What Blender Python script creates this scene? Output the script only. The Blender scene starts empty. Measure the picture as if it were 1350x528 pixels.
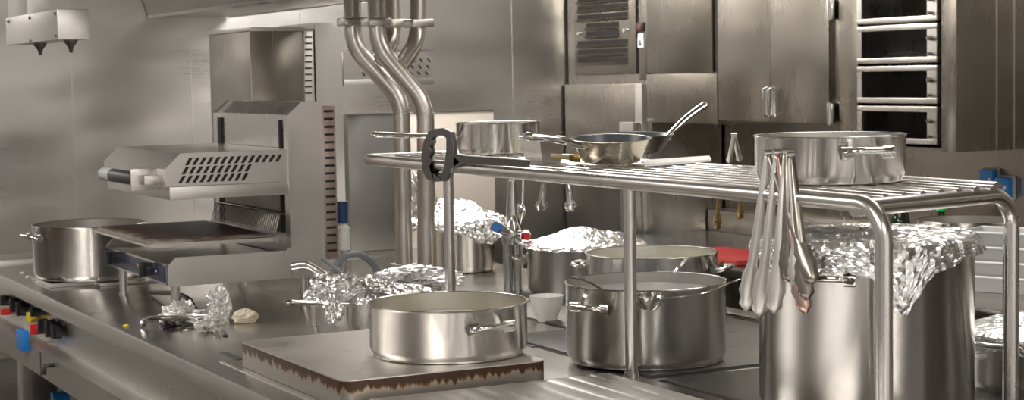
import bpy, bmesh, math, random
from mathutils import Vector, Matrix, noise
random.seed(7)
PI = math.pi
SC = bpy.context.scene
C = SC.collection

# ---------------------------------------------------------------- camera
F = 2300.0; CZ = 1.65; YAW = math.radians(27.5); PT = math.atan(165 / F); ROLL = 0.0175
def _axes():
    f = Vector((math.sin(YAW) * math.cos(PT), math.cos(YAW) * math.cos(PT), -math.sin(PT)))
    r0 = Vector((math.cos(YAW), -math.sin(YAW), 0)); u0 = r0.cross(f)
    c, s = math.cos(ROLL), math.sin(ROLL)
    return c * r0 - s * u0, s * r0 + c * u0, f
AR, AU, AF = _axes()
cam_d = bpy.data.cameras.new('camera'); cam = bpy.data.objects.new('camera', cam_d); C.objects.link(cam)
cam_d.sensor_width = 36; cam_d.lens = F / 1350 * 36; cam_d.clip_end = 60
m = Matrix((AR, AU, -AF)).transposed().to_4x4(); m.translation = (0, 0, CZ); cam.matrix_world = m
SC.camera = cam
cam_d.dof.use_dof = True; cam_d.dof.focus_distance = 4.1; cam_d.dof.aperture_fstop = 9.0

# ---------------------------------------------------------------- view, world, lights
SC.view_settings.view_transform = 'Standard'; SC.view_settings.look = 'None'
SC.view_settings.gamma = 1; SC.view_settings.use_curve_mapping = False
SC.view_settings.exposure = 0.18
W = bpy.data.worlds.new('streak_world'); SC.world = W; W.use_nodes = True
def _world():
    nt = W.node_tree; nt.nodes.clear(); N = nt.nodes.new; L = nt.links.new
    out = N('ShaderNodeOutputWorld'); bg = N('ShaderNodeBackground'); tc = N('ShaderNodeTexCoord')
    sep = N('ShaderNodeSeparateXYZ'); L(tc.outputs['Generated'], sep.inputs[0])
    # invented streaks for the steel to reflect, dimmer towards -X
    mp = N('ShaderNodeMapping'); mp.inputs['Scale'].default_value = (15, 15, 2.6)
    L(tc.outputs['Generated'], mp.inputs[0])
    nz = N('ShaderNodeTexNoise'); nz.inputs['Scale'].default_value = 1.0; nz.inputs['Detail'].default_value = 2.5
    L(mp.outputs[0], nz.inputs['Vector'])
    cr = N('ShaderNodeValToRGB'); e = cr.color_ramp.elements
    e[0].position = .42; e[0].color = (.07, .065, .058, 1); e[1].position = .585; e[1].color = (1.75, 1.68, 1.62, 1)
    x = e.new(.49); x.color = (.50, .47, .44, 1); x = e.new(.54); x.color = (.80, .66, .60, 1)
    L(nz.outputs['Fac'], cr.inputs[0])
    gx = N('ShaderNodeMapRange'); gx.inputs['From Min'].default_value = -1; gx.inputs['From Max'].default_value = .3
    gx.inputs['To Min'].default_value = .3; gx.inputs['To Max'].default_value = 1.25
    L(sep.outputs['X'], gx.inputs[0])
    mul = N('ShaderNodeVectorMath'); mul.operation = 'SCALE'
    L(cr.outputs[0], mul.inputs[0]); L(gx.outputs[0], mul.inputs['Scale'])
    L(mul.outputs[0], bg.inputs['Color']); bg.inputs['Strength'].default_value = .95
    L(bg.outputs[0], out.inputs[0])
_world()
def area(name, loc, size, power, col=(1, .96, .915), rot=(0, 0, 0)):
    d = bpy.data.lights.new(name, 'AREA'); d.shape = 'RECTANGLE'; d.size, d.size_y = size; d.energy = power; d.color = col
    o = bpy.data.objects.new(name, d); o.location = loc; o.rotation_euler = rot; C.objects.link(o); return o
area('ceiling_panel_lamp', (0.3, 2.2, 2.62), (.4, 1.5), 42)
area('ceiling_panel_lamp', (0.3, 5.4, 2.62), (.4, 1.5), 42)
area('ceiling_panel_lamp', (3.55, 4.0, 2.62), (.5, 1.5), 14)
area('ceiling_panel_lamp', (3.45, 6.4, 2.62), (.35, 1.2), 16)
area('hood_lamp', (2.9, 6.6, 2.45), (.4, 1.2), 46)
area('hood_lamp', (2.6, 3.2, 2.5), (.9, 1.6), 22)
area('ceiling_panel_lamp', (1.6, 0.2, 2.6), (1.5, .4), 45)

# ---------------------------------------------------------------- helpers
def ray(px, py): return AF + AR * ((px - 675) / F) + AU * ((264 - py) / F)
def onz(px, py, z):
    d = ray(px, py); t = (z - CZ) / d.z; return Vector((d.x * t, d.y * t, z))
def onx(px, py, x):
    d = ray(px, py); t = x / d.x; return Vector((x, d.y * t, CZ + d.z * t))
def ony(px, py, y):
    d = ray(px, py); t = y / d.y; return Vector((d.x * t, y, CZ + d.z * t))
def atd(px, py, D):
    return Vector((0, 0, CZ)) + ray(px, py) * D
def zat(px, py, x, y):
    d = ray(px, py); t = math.hypot(x, y) / math.hypot(d.x, d.y); return CZ + d.z * t
def tag(o, label=None, cat=None, group=None, kind=None):
    if label: o['label'] = label
    if cat: o['category'] = cat
    if group: o['group'] = group
    if kind: o['kind'] = kind
    return o
def thing(name, label, cat, loc=(0, 0, 0), group=None, rotz=0):
    o = bpy.data.objects.new(name, None); o.empty_display_size = .05; C.objects.link(o)
    o.location = loc; o.rotation_euler = (0, 0, rotz)
    return tag(o, label, cat, group)
class MB:
    """collects shapes into one mesh"""
    def __init__(s, off=(0, 0, 0)): s.bm = bmesh.new(); s.off = Vector(off)
    def box(s, x0, x1, y0, y1, z0, z1, bev=0):
        g = bmesh.ops.create_cube(s.bm, size=1)
        for v in g['verts']:
            v.co = Vector(((x0 + x1) / 2 + v.co.x * (x1 - x0), (y0 + y1) / 2 + v.co.y * (y1 - y0), (z0 + z1) / 2 + v.co.z * (z1 - z0)))
        if bev:
            es = list({e for v in g['verts'] for e in v.link_edges})
            bmesh.ops.bevel(s.bm, geom=es, offset=bev, segments=2, affect='EDGES', profile=.6)
        return s
    def prism(s, pts, vec):
        """closed polygon pts (3D), extruded by vec"""
        vec = Vector(vec)
        a = [s.bm.verts.new(Vector(p)) for p in pts]; b = [s.bm.verts.new(Vector(p) + vec) for p in pts]
        n = len(pts); s.bm.faces.new(a); s.bm.faces.new(b[::-1])
        for i in range(n): s.bm.faces.new((a[i], b[i], b[(i + 1) % n], a[(i + 1) % n]))
        return s
    def tube(s, pts, r, seg=12, cyc=False, smooth=True, flat=1.0):
        pts = [Vector(p) for p in pts]; n = len(pts); rr = r if hasattr(r, '__len__') else [r] * n
        rings = []; up = None
        for i, p in enumerate(pts):
            if cyc: t = (pts[(i + 1) % n] - pts[i - 1])
            else: t = pts[min(i + 1, n - 1)] - pts[max(i - 1, 0)]
            t.normalize()
            if up is None:
                up = Vector((0, 0, 1)) if abs(t.z) < .9 else Vector((1, 0, 0))
            up = (up - t * up.dot(t)).normalized(); sd = t.cross(up)
            rings.append([s.bm.verts.new(p + (sd * math.cos(a) + up * math.sin(a) * flat) * rr[i]) for a in [2 * PI * k / seg for k in range(seg)]])
        m = n if cyc else n - 1
        for i in range(m):
            A, B = rings[i], rings[(i + 1) % n]
            for k in range(seg):
                f = s.bm.faces.new((A[k], A[(k + 1) % seg], B[(k + 1) % seg], B[k])); f.smooth = smooth
        if not cyc:
            s.bm.faces.new(rings[0][::-1]); s.bm.faces.new(rings[-1])
        return s
    def lathe(s, prof, c=(0, 0, 0), seg=64, closed=True, sharp=()):
        c = Vector(c); rings = []
        for r, z in prof:
            if r < 1e-6: rings.append([s.bm.verts.new(c + Vector((0, 0, z)))])
            else: rings.append([s.bm.verts.new(c + Vector((r * math.cos(2 * PI * k / seg), r * math.sin(2 * PI * k / seg), z))) for k in range(seg)])
        for i in range(len(rings) - 1):
            A, B = rings[i], rings[i + 1]
            for k in range(seg):
                k2 = (k + 1) % seg
                if len(A) == 1 and len(B) == 1: continue
                if len(A) == 1: f = s.bm.faces.new((A[0], B[k2], B[k]))
                elif len(B) == 1: f = s.bm.faces.new((A[k], A[k2], B[0]))
                else: f = s.bm.faces.new((A[k], A[k2], B[k2], B[k]))
                f.smooth = True
        return s
    def disc(s, c, r, n, h, seg=20):
        """short cylinder from c along n"""
        c = Vector(c); n = Vector(n).normalized()
        return s.tube([c, c + n * h], r, seg)
    def build(s, name, mat, parent=None, flat=False, recalc=True):
        if s.off.length:
            for v in s.bm.verts: v.co -= s.off
        if recalc: bmesh.ops.recalc_face_normals(s.bm, faces=s.bm.faces[:])
        me = bpy.data.meshes.new(name); s.bm.to_mesh(me); s.bm.free()
        if flat:
            for p in me.polygons: p.use_smooth = False
        else:
            try: me.set_sharp_from_angle(angle=math.radians(38))
            except Exception: pass
        me.materials.append(mat)
        o = bpy.data.objects.new(name, me); C.objects.link(o)
        if parent is not None: o.parent = parent
        return o
def arc(c, r, a0, a1, u, v, n=8):
    c, u, v = Vector(c), Vector(u), Vector(v)
    return [c + (u * math.cos(a0 + (a1 - a0) * i / n) + v * math.sin(a0 + (a1 - a0) * i / n)) * r for i in range(n + 1)]
def smoothpath(pts, n=6):
    """Catmull-Rom"""
    P = [Vector(p) for p in pts]; P = [P[0] * 2 - P[1]] + P + [P[-1] * 2 - P[-2]]; out = []
    for i in range(1, len(P) - 2):
        a, b, c, d = P[i - 1:i + 3]
        for k in range(n):
            t = k / n
            out.append(.5 * ((2 * b) + (c - a) * t + (2 * a - 5 * b + 4 * c - d) * t * t + (3 * b - a - 3 * c + d) * t ** 3))
    out.append(P[-2]); return out
def copy_tree(o, parent=None):
    c = o.copy(); C.objects.link(c); c.parent = parent
    for ch in list(o.children): copy_tree(ch, c)
    return c

# ---------------------------------------------------------------- materials
def mat(name, col, rough=.5, metal=0.0, **k):
    M = bpy.data.materials.new(name); M.use_nodes = True
    nt = M.node_tree; b = nt.nodes['Principled BSDF']; N = nt.nodes.new; L = nt.links.new
    b.inputs['Base Color'].default_value = (*col, 1); b.inputs['Roughness'].default_value = rough; b.inputs['Metallic'].default_value = metal
    if 'trans' in k: b.inputs['Transmission Weight'].default_value = k['trans']
    if 'ior' in k: b.inputs['IOR'].default_value = k['ior']
    if 'spec' in k: b.inputs['Specular IOR Level'].default_value = k['spec']
    if 'coat' in k: b.inputs['Coat Weight'].default_value = k['coat']
    if 'aniso' in k:
        b.inputs['Anisotropic'].default_value = k['aniso']; b.inputs['Anisotropic Rotation'].default_value = k.get('arot', 0)
        t = N('ShaderNodeTangent'); t.direction_type = 'RADIAL'; t.axis = 'Z'; L(t.outputs[0], b.inputs['Tangent'])
    tc = N('ShaderNodeTexCoord')
    if 'brush' in k:                     # fine brushed grain: stretched noise on roughness and bump
        mp = N('ShaderNodeMapping'); mp.inputs['Scale'].default_value = k['brush']; L(tc.outputs['Object'], mp.inputs[0])
        nz = N('ShaderNodeTexNoise'); nz.inputs['Scale'].default_value = 1; nz.inputs['Detail'].default_value = 4; L(mp.outputs[0], nz.inputs[0])
        nb = N('ShaderNodeTexNoise'); nb.inputs['Scale'].default_value = k.get('blotch', 3.0); nb.inputs['Detail'].default_value = 5; L(tc.outputs['Object'], nb.inputs[0])
        ad = N('ShaderNodeMath'); ad.operation = 'MULTIPLY_ADD'; ad.inputs[1].default_value = .22; L(nz.outputs['Fac'], ad.inputs[0]); L(nb.outputs['Fac'], ad.inputs[2])
        mr = N('ShaderNodeMapRange'); mr.inputs['From Min'].default_value = .36; mr.inputs['From Max'].default_value = .86
        v = k.get('rv', .08); mr.inputs['To Min'].default_value = rough - v; mr.inputs['To Max'].default_value = rough + v
        L(ad.outputs[0], mr.inputs[0]); L(mr.outputs[0], b.inputs['Roughness'])
        bp = N('ShaderNodeBump'); bp.inputs['Strength'].default_value = k.get('bump', .05) * (.22 if k.get('keepbump') else .04); bp.inputs['Distance'].default_value = .002
        L(nz.outputs['Fac'], bp.inputs['Height'])
        last = bp
        if 'wave' in k:                  # sheet metal that is not quite flat
            nw = N('ShaderNodeTexNoise'); nw.inputs['Scale'].default_value = k.get('wscale', 1.6); nw.inputs['Detail'].default_value = 1
            mw = N('ShaderNodeMapping'); mw.inputs['Scale'].default_value = (1, 1, 2.2); L(tc.outputs['Object'], mw.inputs[0]); L(mw.outputs[0], nw.inputs[0])
            b2 = N('ShaderNodeBump'); b2.inputs['Strength'].default_value = 1; b2.inputs['Distance'].default_value = k['wave']
            L(nw.outputs['Fac'], b2.inputs['Height']); L(bp.outputs[0], b2.inputs['Normal']); last = b2
        L(last.outputs[0], b.inputs['Normal'])
        mc = N('ShaderNodeMixRGB'); mc.inputs[1].default_value = (*[c * .86 for c in col], 1); mc.inputs[2].default_value = (*[min(1, c * 1.08) for c in col], 1)
        L(nb.outputs['Fac'], mc.inputs[0]); L(mc.outputs[0], b.inputs['Base Color'])
    if 'stain' in k:                     # (colour, threshold, scale) blotches of dirt
        sc, th, ss = k['stain']
        ns = N('ShaderNodeTexNoise'); ns.inputs['Scale'].default_value = ss; ns.inputs['Detail'].default_value = 6; ns.inputs['Roughness'].default_value = .65
        L(tc.outputs['Object'], ns.inputs[0])
        rp = N('ShaderNodeMapRange'); rp.inputs['From Min'].default_value = th; rp.inputs['From Max'].default_value = th + .1
        L(ns.outputs['Fac'], rp.inputs[0])
        mx = N('ShaderNodeMixRGB'); mx.inputs[2].default_value = (*sc, 1)
        L(rp.outputs[0], mx.inputs[0])
        src = b.inputs['Base Color'].links[0].from_socket if b.inputs['Base Color'].links else None
        if src: L(src, mx.inputs[1])
        else: mx.inputs[1].default_value = (*col, 1)
        L(mx.outputs[0], b.inputs['Base Color'])
        inv = N('ShaderNodeMath'); inv.operation = 'MULTIPLY_ADD'; inv.inputs[1].default_value = -metal * .8; inv.inputs[2].default_value = metal
        L(rp.outputs[0], inv.inputs[0]); L(inv.outputs[0], b.inputs['Metallic'])
    if 'nbump' in k:
        sc_, st = k['nbump']
        nz = N('ShaderNodeTexNoise'); nz.inputs['Scale'].default_value = sc_; nz.inputs['Detail'].default_value = 5; L(tc.outputs['Object'], nz.inputs[0])
        bp = N('ShaderNodeBump'); bp.inputs['Strength'].default_value = st; bp.inputs['Distance'].default_value = .003
        L(nz.outputs['Fac'], bp.inputs['Height']); L(bp.outputs[0], b.inputs['Normal'])
    return M
ST = (.66, .635, .60)
M_wall = mat('steel_wall_sheet', (.68, .665, .645), .30, 1, brush=(2, 2, 160), blotch=1.3, rv=.07, bump=.03, wave=.022, wscale=1.5)
M_cab = mat('steel_cabinet', (.36, .335, .295), .27, 1, brush=(60, 60, 2), blotch=2, rv=.06, bump=.03, wave=.008)
M_foil2 = mat('matte_used_foil', (.74, .73, .71), .42, 1, nbump=(90, .6))
M_steel = mat('steel_brushed', ST, .30, 1, brush=(4, 150, 150), rv=.07, bump=.05)
M_steelv = mat('steel_brushed_bright', (.72, .70, .67), .33, 1, brush=(6, 6, 200), rv=.06, bump=.04)
M_counter = mat('steel_counter_top', (.60, .58, .55), .24, 1, brush=(5, 5, 5), blotch=4, rv=.05, bump=.004, stain=((.30, .27, .23), .73, 11))
M_tube = mat('steel_tube', (.72, .69, .66), .29, 1, brush=(30, 30, 30), rv=.05, bump=.03)
M_pipe = mat('steel_pipe_satin', (.60, .565, .52), .34, 1, brush=(8, 8, 8), rv=.06, bump=.03)
M_pot = mat('steel_pot', (.63, .61, .585), .23, 1, aniso=1.0, arot=.25, brush=(3, 3, 220), rv=.02, bump=.006)
M_potin = mat('steel_pot_inside', (.76, .74, .70), .32, 1, brush=(8, 8, 90), rv=.04, bump=.008)
M_polish = mat('steel_polished', (.78, .77, .75), .12, 1, brush=(20, 20, 20), rv=.05, bump=.02)
M_foil = mat('aluminium_foil', (.84, .84, .83), .27, 1, nbump=(70, .5))
M_dark = mat('dark_gap', (.012, .011, .01), .6)
M_black = mat('black_plastic', (.015, .015, .016), .3)
M_iron = mat('cast_dark_metal', (.16, .15, .14), .38, .9, brush=(30, 30, 30), rv=.1, bump=.15)
def burnt():
    M = mat('burnt_grill_plate', (.5, .46, .40), .4, .8, brush=(40, 200, 10), rv=.1, bump=.2)
    nt = M.node_tree; N = nt.nodes.new; L = nt.links.new; b = nt.nodes['Principled BSDF']
    tc = N('ShaderNodeTexCoord'); mp = N('ShaderNodeMapping'); mp.inputs['Location'].default_value = (-.54, -.52, 0); mp.inputs['Scale'].default_value = (1, 1, 0)
    L(tc.outputs['Generated'], mp.inputs[0])
    ab = N('ShaderNodeVectorMath'); ab.operation = 'ABSOLUTE'; L(mp.outputs[0], ab.inputs[0])
    sp = N('ShaderNodeSeparateXYZ'); L(ab.outputs[0], sp.inputs[0])
    mx = N('ShaderNodeMath'); mx.operation = 'MAXIMUM'; L(sp.outputs[0], mx.inputs[0]); L(sp.outputs[1], mx.inputs[1])
    nz = N('ShaderNodeTexNoise'); nz.inputs['Scale'].default_value = 14; nz.inputs['Detail'].default_value = 6; L(tc.outputs['Object'], nz.inputs[0])
    ma = N('ShaderNodeMath'); ma.operation = 'MULTIPLY_ADD'; ma.inputs[1].default_value = .28; L(nz.outputs['Fac'], ma.inputs[0]); L(mx.outputs[0], ma.inputs[2])
    cr = N('ShaderNodeValToRGB'); e = cr.color_ramp.elements
    e[0].position = .57; e[0].color = (.045, .018, .013, 1); e[1].position = .69; e[1].color = (.40, .36, .31, 1); x = e.new(.63); x.color = (.13, .08, .06, 1)
    L(ma.outputs[0], cr.inputs[0]); L(cr.outputs[0], b.inputs['Base Color'])
    mr = N('ShaderNodeMapRange'); mr.inputs['From Min'].default_value = .59; mr.inputs['From Max'].default_value = .69; mr.inputs['To Min'].default_value = .15; mr.inputs['To Max'].default_value = .9
    L(ma.outputs[0], mr.inputs[0]); L(mr.outputs[0], b.inputs['Metallic'])
    return M
M_burnt = burnt()
M_darkpan = mat('darkened_steel', (.34, .31, .27), .26, 1, aniso=.6, arot=.25, brush=(3, 3, 90), stain=((.06, .04, .025), .56, 14))
M_scorch = mat('scorched_back_plate', (.17, .125, .095), .35, .8, brush=(40, 4, 20), rv=.08, bump=.1, stain=((.05, .03, .02), .55, 12))
M_hob = mat('cast_hob_plate', (.20, .195, .185), .38, .85, keepbump=1, brush=(8, 8, 8), rv=.1, bump=.1, stain=((.10, .09, .08), .58, 12))
M_navy = mat('navy_control_panel', (.022, .025, .05), .25)
M_red = mat('red_plastic', (.62, .02, .02), .35)
M_yel = mat('yellow_plastic', (.75, .6, .03), .4)
M_blue = mat('blue_plastic', (.02, .22, .62), .35)
M_white = mat('white_plastic', (.86, .86, .82), .4)
M_grey = mat('grey_plastic_crate', (.42, .42, .42), .45)
M_hose = mat('grey_rubber_hose', (.22, .23, .24), .45)
M_glass = mat('dark_drawer_glass', (.30, .29, .27), .05, 0, trans=1.0, ior=1.2)
M_green = mat('green_cap', (.02, .75, .12), .35)
M_bottle = mat('dark_bottle_glass', (.012, .02, .012), .08)
M_soup = mat('pale_yellow_broth', (.62, .58, .40), .12, 0, spec=.6, nbump=(12, .15))
M_cream = mat('cream_soup', (.66, .64, .48), .2, 0, nbump=(9, .3), stain=((.12, .16, .03), .72, 7))
M_water = mat('cloudy_water', (.42, .42, .40), .1, 0, nbump=(14, .25))
M_gold = mat('brass_tone_metal', (.55, .37, .13), .25, 1, stain=((.1, .06, .03), .55, 60))
M_nonstick = mat('nonstick_coating', (.07, .08, .09), .3, .2, stain=((.3, .3, .3), .66, 30))
M_brown = mat('scorched_steel', (.56, .50, .40), .25, 1, aniso=.6, arot=.25, brush=(3, 3, 90), stain=((.09, .05, .025), .60, 16))
M_tile = mat('floor_tiles', (.10, .075, .055), .4, brush=(4, 4, 4), rv=.1)
M_ceil = mat('ceiling_paint', (.42, .41, .39), .7)
M_cover = mat('satin_ribbed_steel', (.78, .76, .73), .40, 1, brush=(70, 3, 3), rv=.08, bump=.1)
M_redtray = mat('red_chopping_board', (.30, .022, .018), .6)
M_bread = mat('scrubbed_shell', (.66, .58, .44), .5, nbump=(40, .6))
M_wood = mat('pale_wood', (.62, .48, .26), .5)
M_copper = mat('heat_tinted_steel', (.62, .50, .46), .28, 1)
M_hood = mat('hood_steel_dull', (.36, .34, .31), .38, 1, brush=(40, 3, 40), rv=.06, bump=.03)

def rust_edge():
    M = bpy.data.materials.new('hot_plate_side'); M.use_nodes = True; nt = M.node_tree; b = nt.nodes['Principled BSDF']; N = nt.nodes.new; L = nt.links.new
    tc = N('ShaderNodeTexCoord'); sp = N('ShaderNodeSeparateXYZ'); L(tc.outputs['Object'], sp.inputs[0])
    mp = N('ShaderNodeMapping'); mp.inputs['Scale'].default_value = (55, 55, 9); L(tc.outputs['Object'], mp.inputs[0])
    nz = N('ShaderNodeTexNoise'); nz.inputs['Scale'].default_value = 1; nz.inputs['Detail'].default_value = 6; L(mp.outputs[0], nz.inputs[0])
    # burnt-on drips hang from the top rim (object z 0 = rim)
    ma = N('ShaderNodeMath'); ma.operation = 'MULTIPLY_ADD'; ma.inputs[1].default_value = 16; ma.inputs[2].default_value = .22; L(sp.outputs['Z'], ma.inputs[0])
    ad = N('ShaderNodeMath'); L(ma.outputs[0], ad.inputs[0]); L(nz.outputs['Fac'], ad.inputs[1])
    cr = N('ShaderNodeValToRGB'); e = cr.color_ramp.elements; e[0].position = .30; e[0].color = (.42, .39, .34, 1); e[1].position = .42; e[1].color = (.05, .022, .01, 1)
    x = e.new(.35); x.color = (.25, .13, .04, 1)
    L(ad.outputs[0], cr.inputs[0]); L(cr.outputs[0], b.inputs['Base Color'])
    mr = N('ShaderNodeMapRange'); mr.inputs['From Min'].default_value = .30; mr.inputs['From Max'].default_value = .40; mr.inputs['To Min'].default_value = .9; mr.inputs['To Max'].default_value = .1
    L(ad.outputs[0], mr.inputs[0]); L(mr.outputs[0], b.inputs['Metallic'])
    b.inputs['Roughness'].default_value = .38
    return M
M_rust = rust_edge()

# ================================================================= SETTING
YE = 7.68; XW = 4.72; XC = 4.30; ZC = 2.7
def struct(mb, name, m): return tag(mb.build(name, m), kind='structure')
struct(MB().box(-3, XW + .1, -2.5, YE + .1, -.06, 0), 'floor', M_tile)
struct(MB().box(-3, XW + .1, -2.5, YE + .1, ZC, ZC + .06), 'ceiling', M_ceil)
struct(MB().box(-3, XW, YE, YE + .08, 0, ZC), 'wall_back', M_wall)
struct(MB().box(XW, XW + .08, -2.5, YE + .08, 0, ZC), 'wall_right', M_cab)
i = 0
for px, py in ((92, 30), (250, 40), (395, 20), (675, 10)):
    i += 1; x = ony(px, py, YE).x
    struct(MB().box(x - .0035, x + .0035, YE - .003, YE, .9, ZC), 'trim_%d' % i, M_tube)

# ================================================================= EXTRACTION HOOD
hd = thing('extraction_hood', 'long steel extraction hood duct hanging over the cooking island', 'hood')
za = ony(197, 22, YE - .03).z; xa = ony(197, 22, YE - .03).x; xb = ony(303, 24, YE - .03).x
MB().prism([(xa, YE - .01, za), (xb, YE - .01, za), (xb, YE - .01, za + .10), (xa + .1, YE - .01, za + .5), (xa - .18, YE - .01, ZC), (xa - .22, YE - .01, ZC)], (0, -6.6, 0)).build('duct', M_hood, hd)
MB().tube([(xa, YE - .02, za), (xa, 1.2, za)], .008, 8).build('drip_edge', M_steel, hd)
MB().tube([(xb, YE - .02, za), (xb, 1.2, za)], .006, 8).build('drip_edge', M_steel, hd)

# ================================================================= COOKING ISLAND
XI0, XI1 = 1.36, 3.16; ZT = .9
isl = thing('cooking_island', 'large stainless steel cooking island with rolled edge and control rail', 'kitchen counter', (1.36, 4, 0))
O = Vector((1.36, 4, 0))
# worktop: rolled lip on the left edge
prof = [(XI0, ZT - .055), (XI0, ZT - .008), (XI0 + .003, ZT - .002), (XI0 + .010, ZT), (XI1 - .01, ZT), (XI1, ZT - .008), (XI1, ZT - .055), (XI1 - .02, ZT - .055), (XI1 - .02, ZT - .03), (XI0 + .02, ZT - .03), (XI0 + .02, ZT - .055)]
MB(O).prism([(x, 7.40, z) for x, z in prof], (0, -6.6, 0)).build('worktop', M_counter, isl)
MB(O).box(XI0, XI1, 7.40, YE - .001, .5, ZT + .015, .004).build('back_upstand', M_steelv, isl)
MB(O).box(XI0 + .055, XI0 + .075, .8, 7.4, .66, ZT - .03).build('control_panel', M_steel, isl)
MB(O).prism([(XI0 - .005, 7.4, .60), (XI0 - .005, 7.4, .69), (XI0 + .035, 7.4, .70), (XI0 + .055, 7.4, .70), (XI0 + .055, 7.4, .60)], (0, -6.6, 0)).build('service_rail', mat('satin_rail_steel', (.52, .50, .46), .46, 1, brush=(4, 4, 4), rv=.04), isl)
MB(O).box(XI0 + .3, XI1 - .05, .8, 7.4, .12, ZT - .03).build('cabinet_body', M_cab, isl)
for y in (7.2, 6.05, 4.95, 3.9, 2.9, 1.9):
    MB(O).box(XI0 + .10, XI0 + .15, y - .025, y + .025, 0, ZT - .03, .003).build('leg', M_steel, isl)
# knobs in the recess under the lip
xk = XI0 + .055
for k, (px, py, mt, r) in enumerate([(15, 396, M_black, .02), (28, 402, M_black, .028), (37, 407, M_black, .028), (10, 394, M_yel, .018), (16, 411, M_red, .013), (51, 418, M_yel, .02), (56, 411, M_black, .018), (56, 434, M_red, .02), (66, 430, M_black, .028), (76, 433, M_black, .032), (84, 437, M_black, .026)]):
    p = onx(px, py, xk); p.z = max(.72, min(.84, p.z))
    b = MB(O); b.disc(p, r * .75, (-1, 0, 0), .012); b.disc(p - Vector((.01, 0, 0)), r, (-1, 0, 0), .022, 16); b.box(p.x - .045, p.x - .03, p.y - .006, p.y + .006, p.z - r * .95, p.z + r * .95, .002)
    o = b.build('control_knob', mt, isl)
    tag(o, {M_yel: 'yellow control knob', M_red: 'red control knob'}.get(mt, 'black control knob'))
p = onx(35, 447, XI0 - .005)
b = MB(O); b.box(p.x - .03, p.x, p.y - .05, p.y + .05, p.z - .04, p.z + .035, .005)
sk = b.build('socket_cover', M_blue, isl); tag(sk, 'blue flip cover of a power socket')
for px, py in ((71, 482),):
    p = onx(px, py, XI0 - .005)
    MB(O).tube([p, p - Vector((.03, 0, 0)), p - Vector((.035, 0, .03))], .008, 8).build('latch', M_black, isl)
p = onx(90, 524, XI0 + .12)
MB(O).tube([p, p - Vector((.06, 0, 0))], .024, 14).build('valve_handle', M_blue, isl)
p = onx(53, 465, XI0 - .006)
MB(O).box(p.x - .001, p.x + .001, p.y - .002, p.y + .002, .60, .69).build('rail_joint', M_dark, isl)

# hob plates let into the top, dark slots round them
def plate(x0, x1, y0, y1, z, label=None):
    b = MB(O); b.box(x0 - .012, x1 + .012, y0 - .012, y1 + .012, z - .01, z + .001, .0)
    b.build('plate_gap', M_dark, isl)
    b = MB(O); b.box(x0, x1, y0, y1, z - .01, z + .006, .004)
    return b.build('hob_plate', M_hob, isl)
plate(2.262, 3.0, 3.62, 4.42, ZT); plate(2.262, 3.0, 2.72, 3.56, ZT)
plate(2.50, 3.0, 4.46, 5.3, ZT)
b = MB(O)
b.box(3.03, 3.045, 2.5, 5.4, ZT, ZT + .012, .003); b.box(2.24, 2.249, 4.2, 5.0, ZT, ZT + .004)
b.build('hob_trim', M_polish, isl)
# slots and marks on the left worktop
for px, py, w in ((305, 470, .07), (378, 500, .05)):
    p = onz(px, py, ZT)
    MB(O).box(p.x - .012, p.x + .012, p.y - w, p.y + w, ZT - .002, ZT + .0012).build('worktop_slot', M_dark if px > 350 else M_hob, isl)
p0, p1 = onz(335, 482, ZT), onz(426, 528, ZT)
MB(O).box(1.43, 1.436, 2.6, 4.45, ZT, ZT + .003).build('worktop_seam', M_polish, isl)

# raised steel hotplate with rusty edge
hp = thing('hotplate_block', 'raised flat steel hotplate with burnt rusty rim under the shallow casserole', 'hotplate', (1.72, 4.0, .965))
hz = .965
def rrect(x0, x1, y0, y1, r, z, n=6):
    pts = []
    for cx, cy, a in ((x1 - r, y1 - r, 0), (x0 + r, y1 - r, PI / 2), (x0 + r, y0 + r, PI), (x1 - r, y0 + r, 1.5 * PI)):
        for k in range(n + 1): pts.append((cx + r * math.cos(a + PI / 2 * k / n), cy + r * math.sin(a + PI / 2 * k / n), z))
    return pts
HP = (1.455, 1.985, 3.64, 4.36)
MB((1.72, 4, hz)).prism(rrect(*HP, .03, ZT + .001), (0, 0, .062)).build('plate_side', M_rust, hp)
M_hpt = mat('hot_plate_top', (.76, .72, .66), .36, .9, brush=(6, 6, 6), blotch=6, rv=.1, bump=.05, stain=((.34, .27, .19), .60, 9))
MB((1.72, 4, hz)).prism(rrect(HP[0], HP[1], HP[2], HP[3], .03, ZT + .063), (0, 0, .003)).build('plate_top', M_hpt, hp)

# foreground: ribbed cover nearest the camera
gp = onz(772, 494, .93)
cv = thing('ribbed_steel_cover', 'pale brushed ribbed steel cover plate in the near foreground of the island', 'cover plate', (1.75, 3.0, ZT))
cx1 = 2.13; cy1 = 3.60
b = MB((1.75, 3.0, ZT)); b.box(1.50, cx1, 1.7, cy1, ZT + .001, ZT + .028, .006); b.build('base_sheet', M_cover, cv)
b = MB((1.75, 3.0, ZT))
for k in range(10):
    x = 1.545 + k * .061
    b.tube([(x, cy1 - .012, ZT + .0265), (x, 1.72, ZT + .0265)], .026, 12, flat=.14)
b.build('ribs', M_cover, cv)

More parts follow.
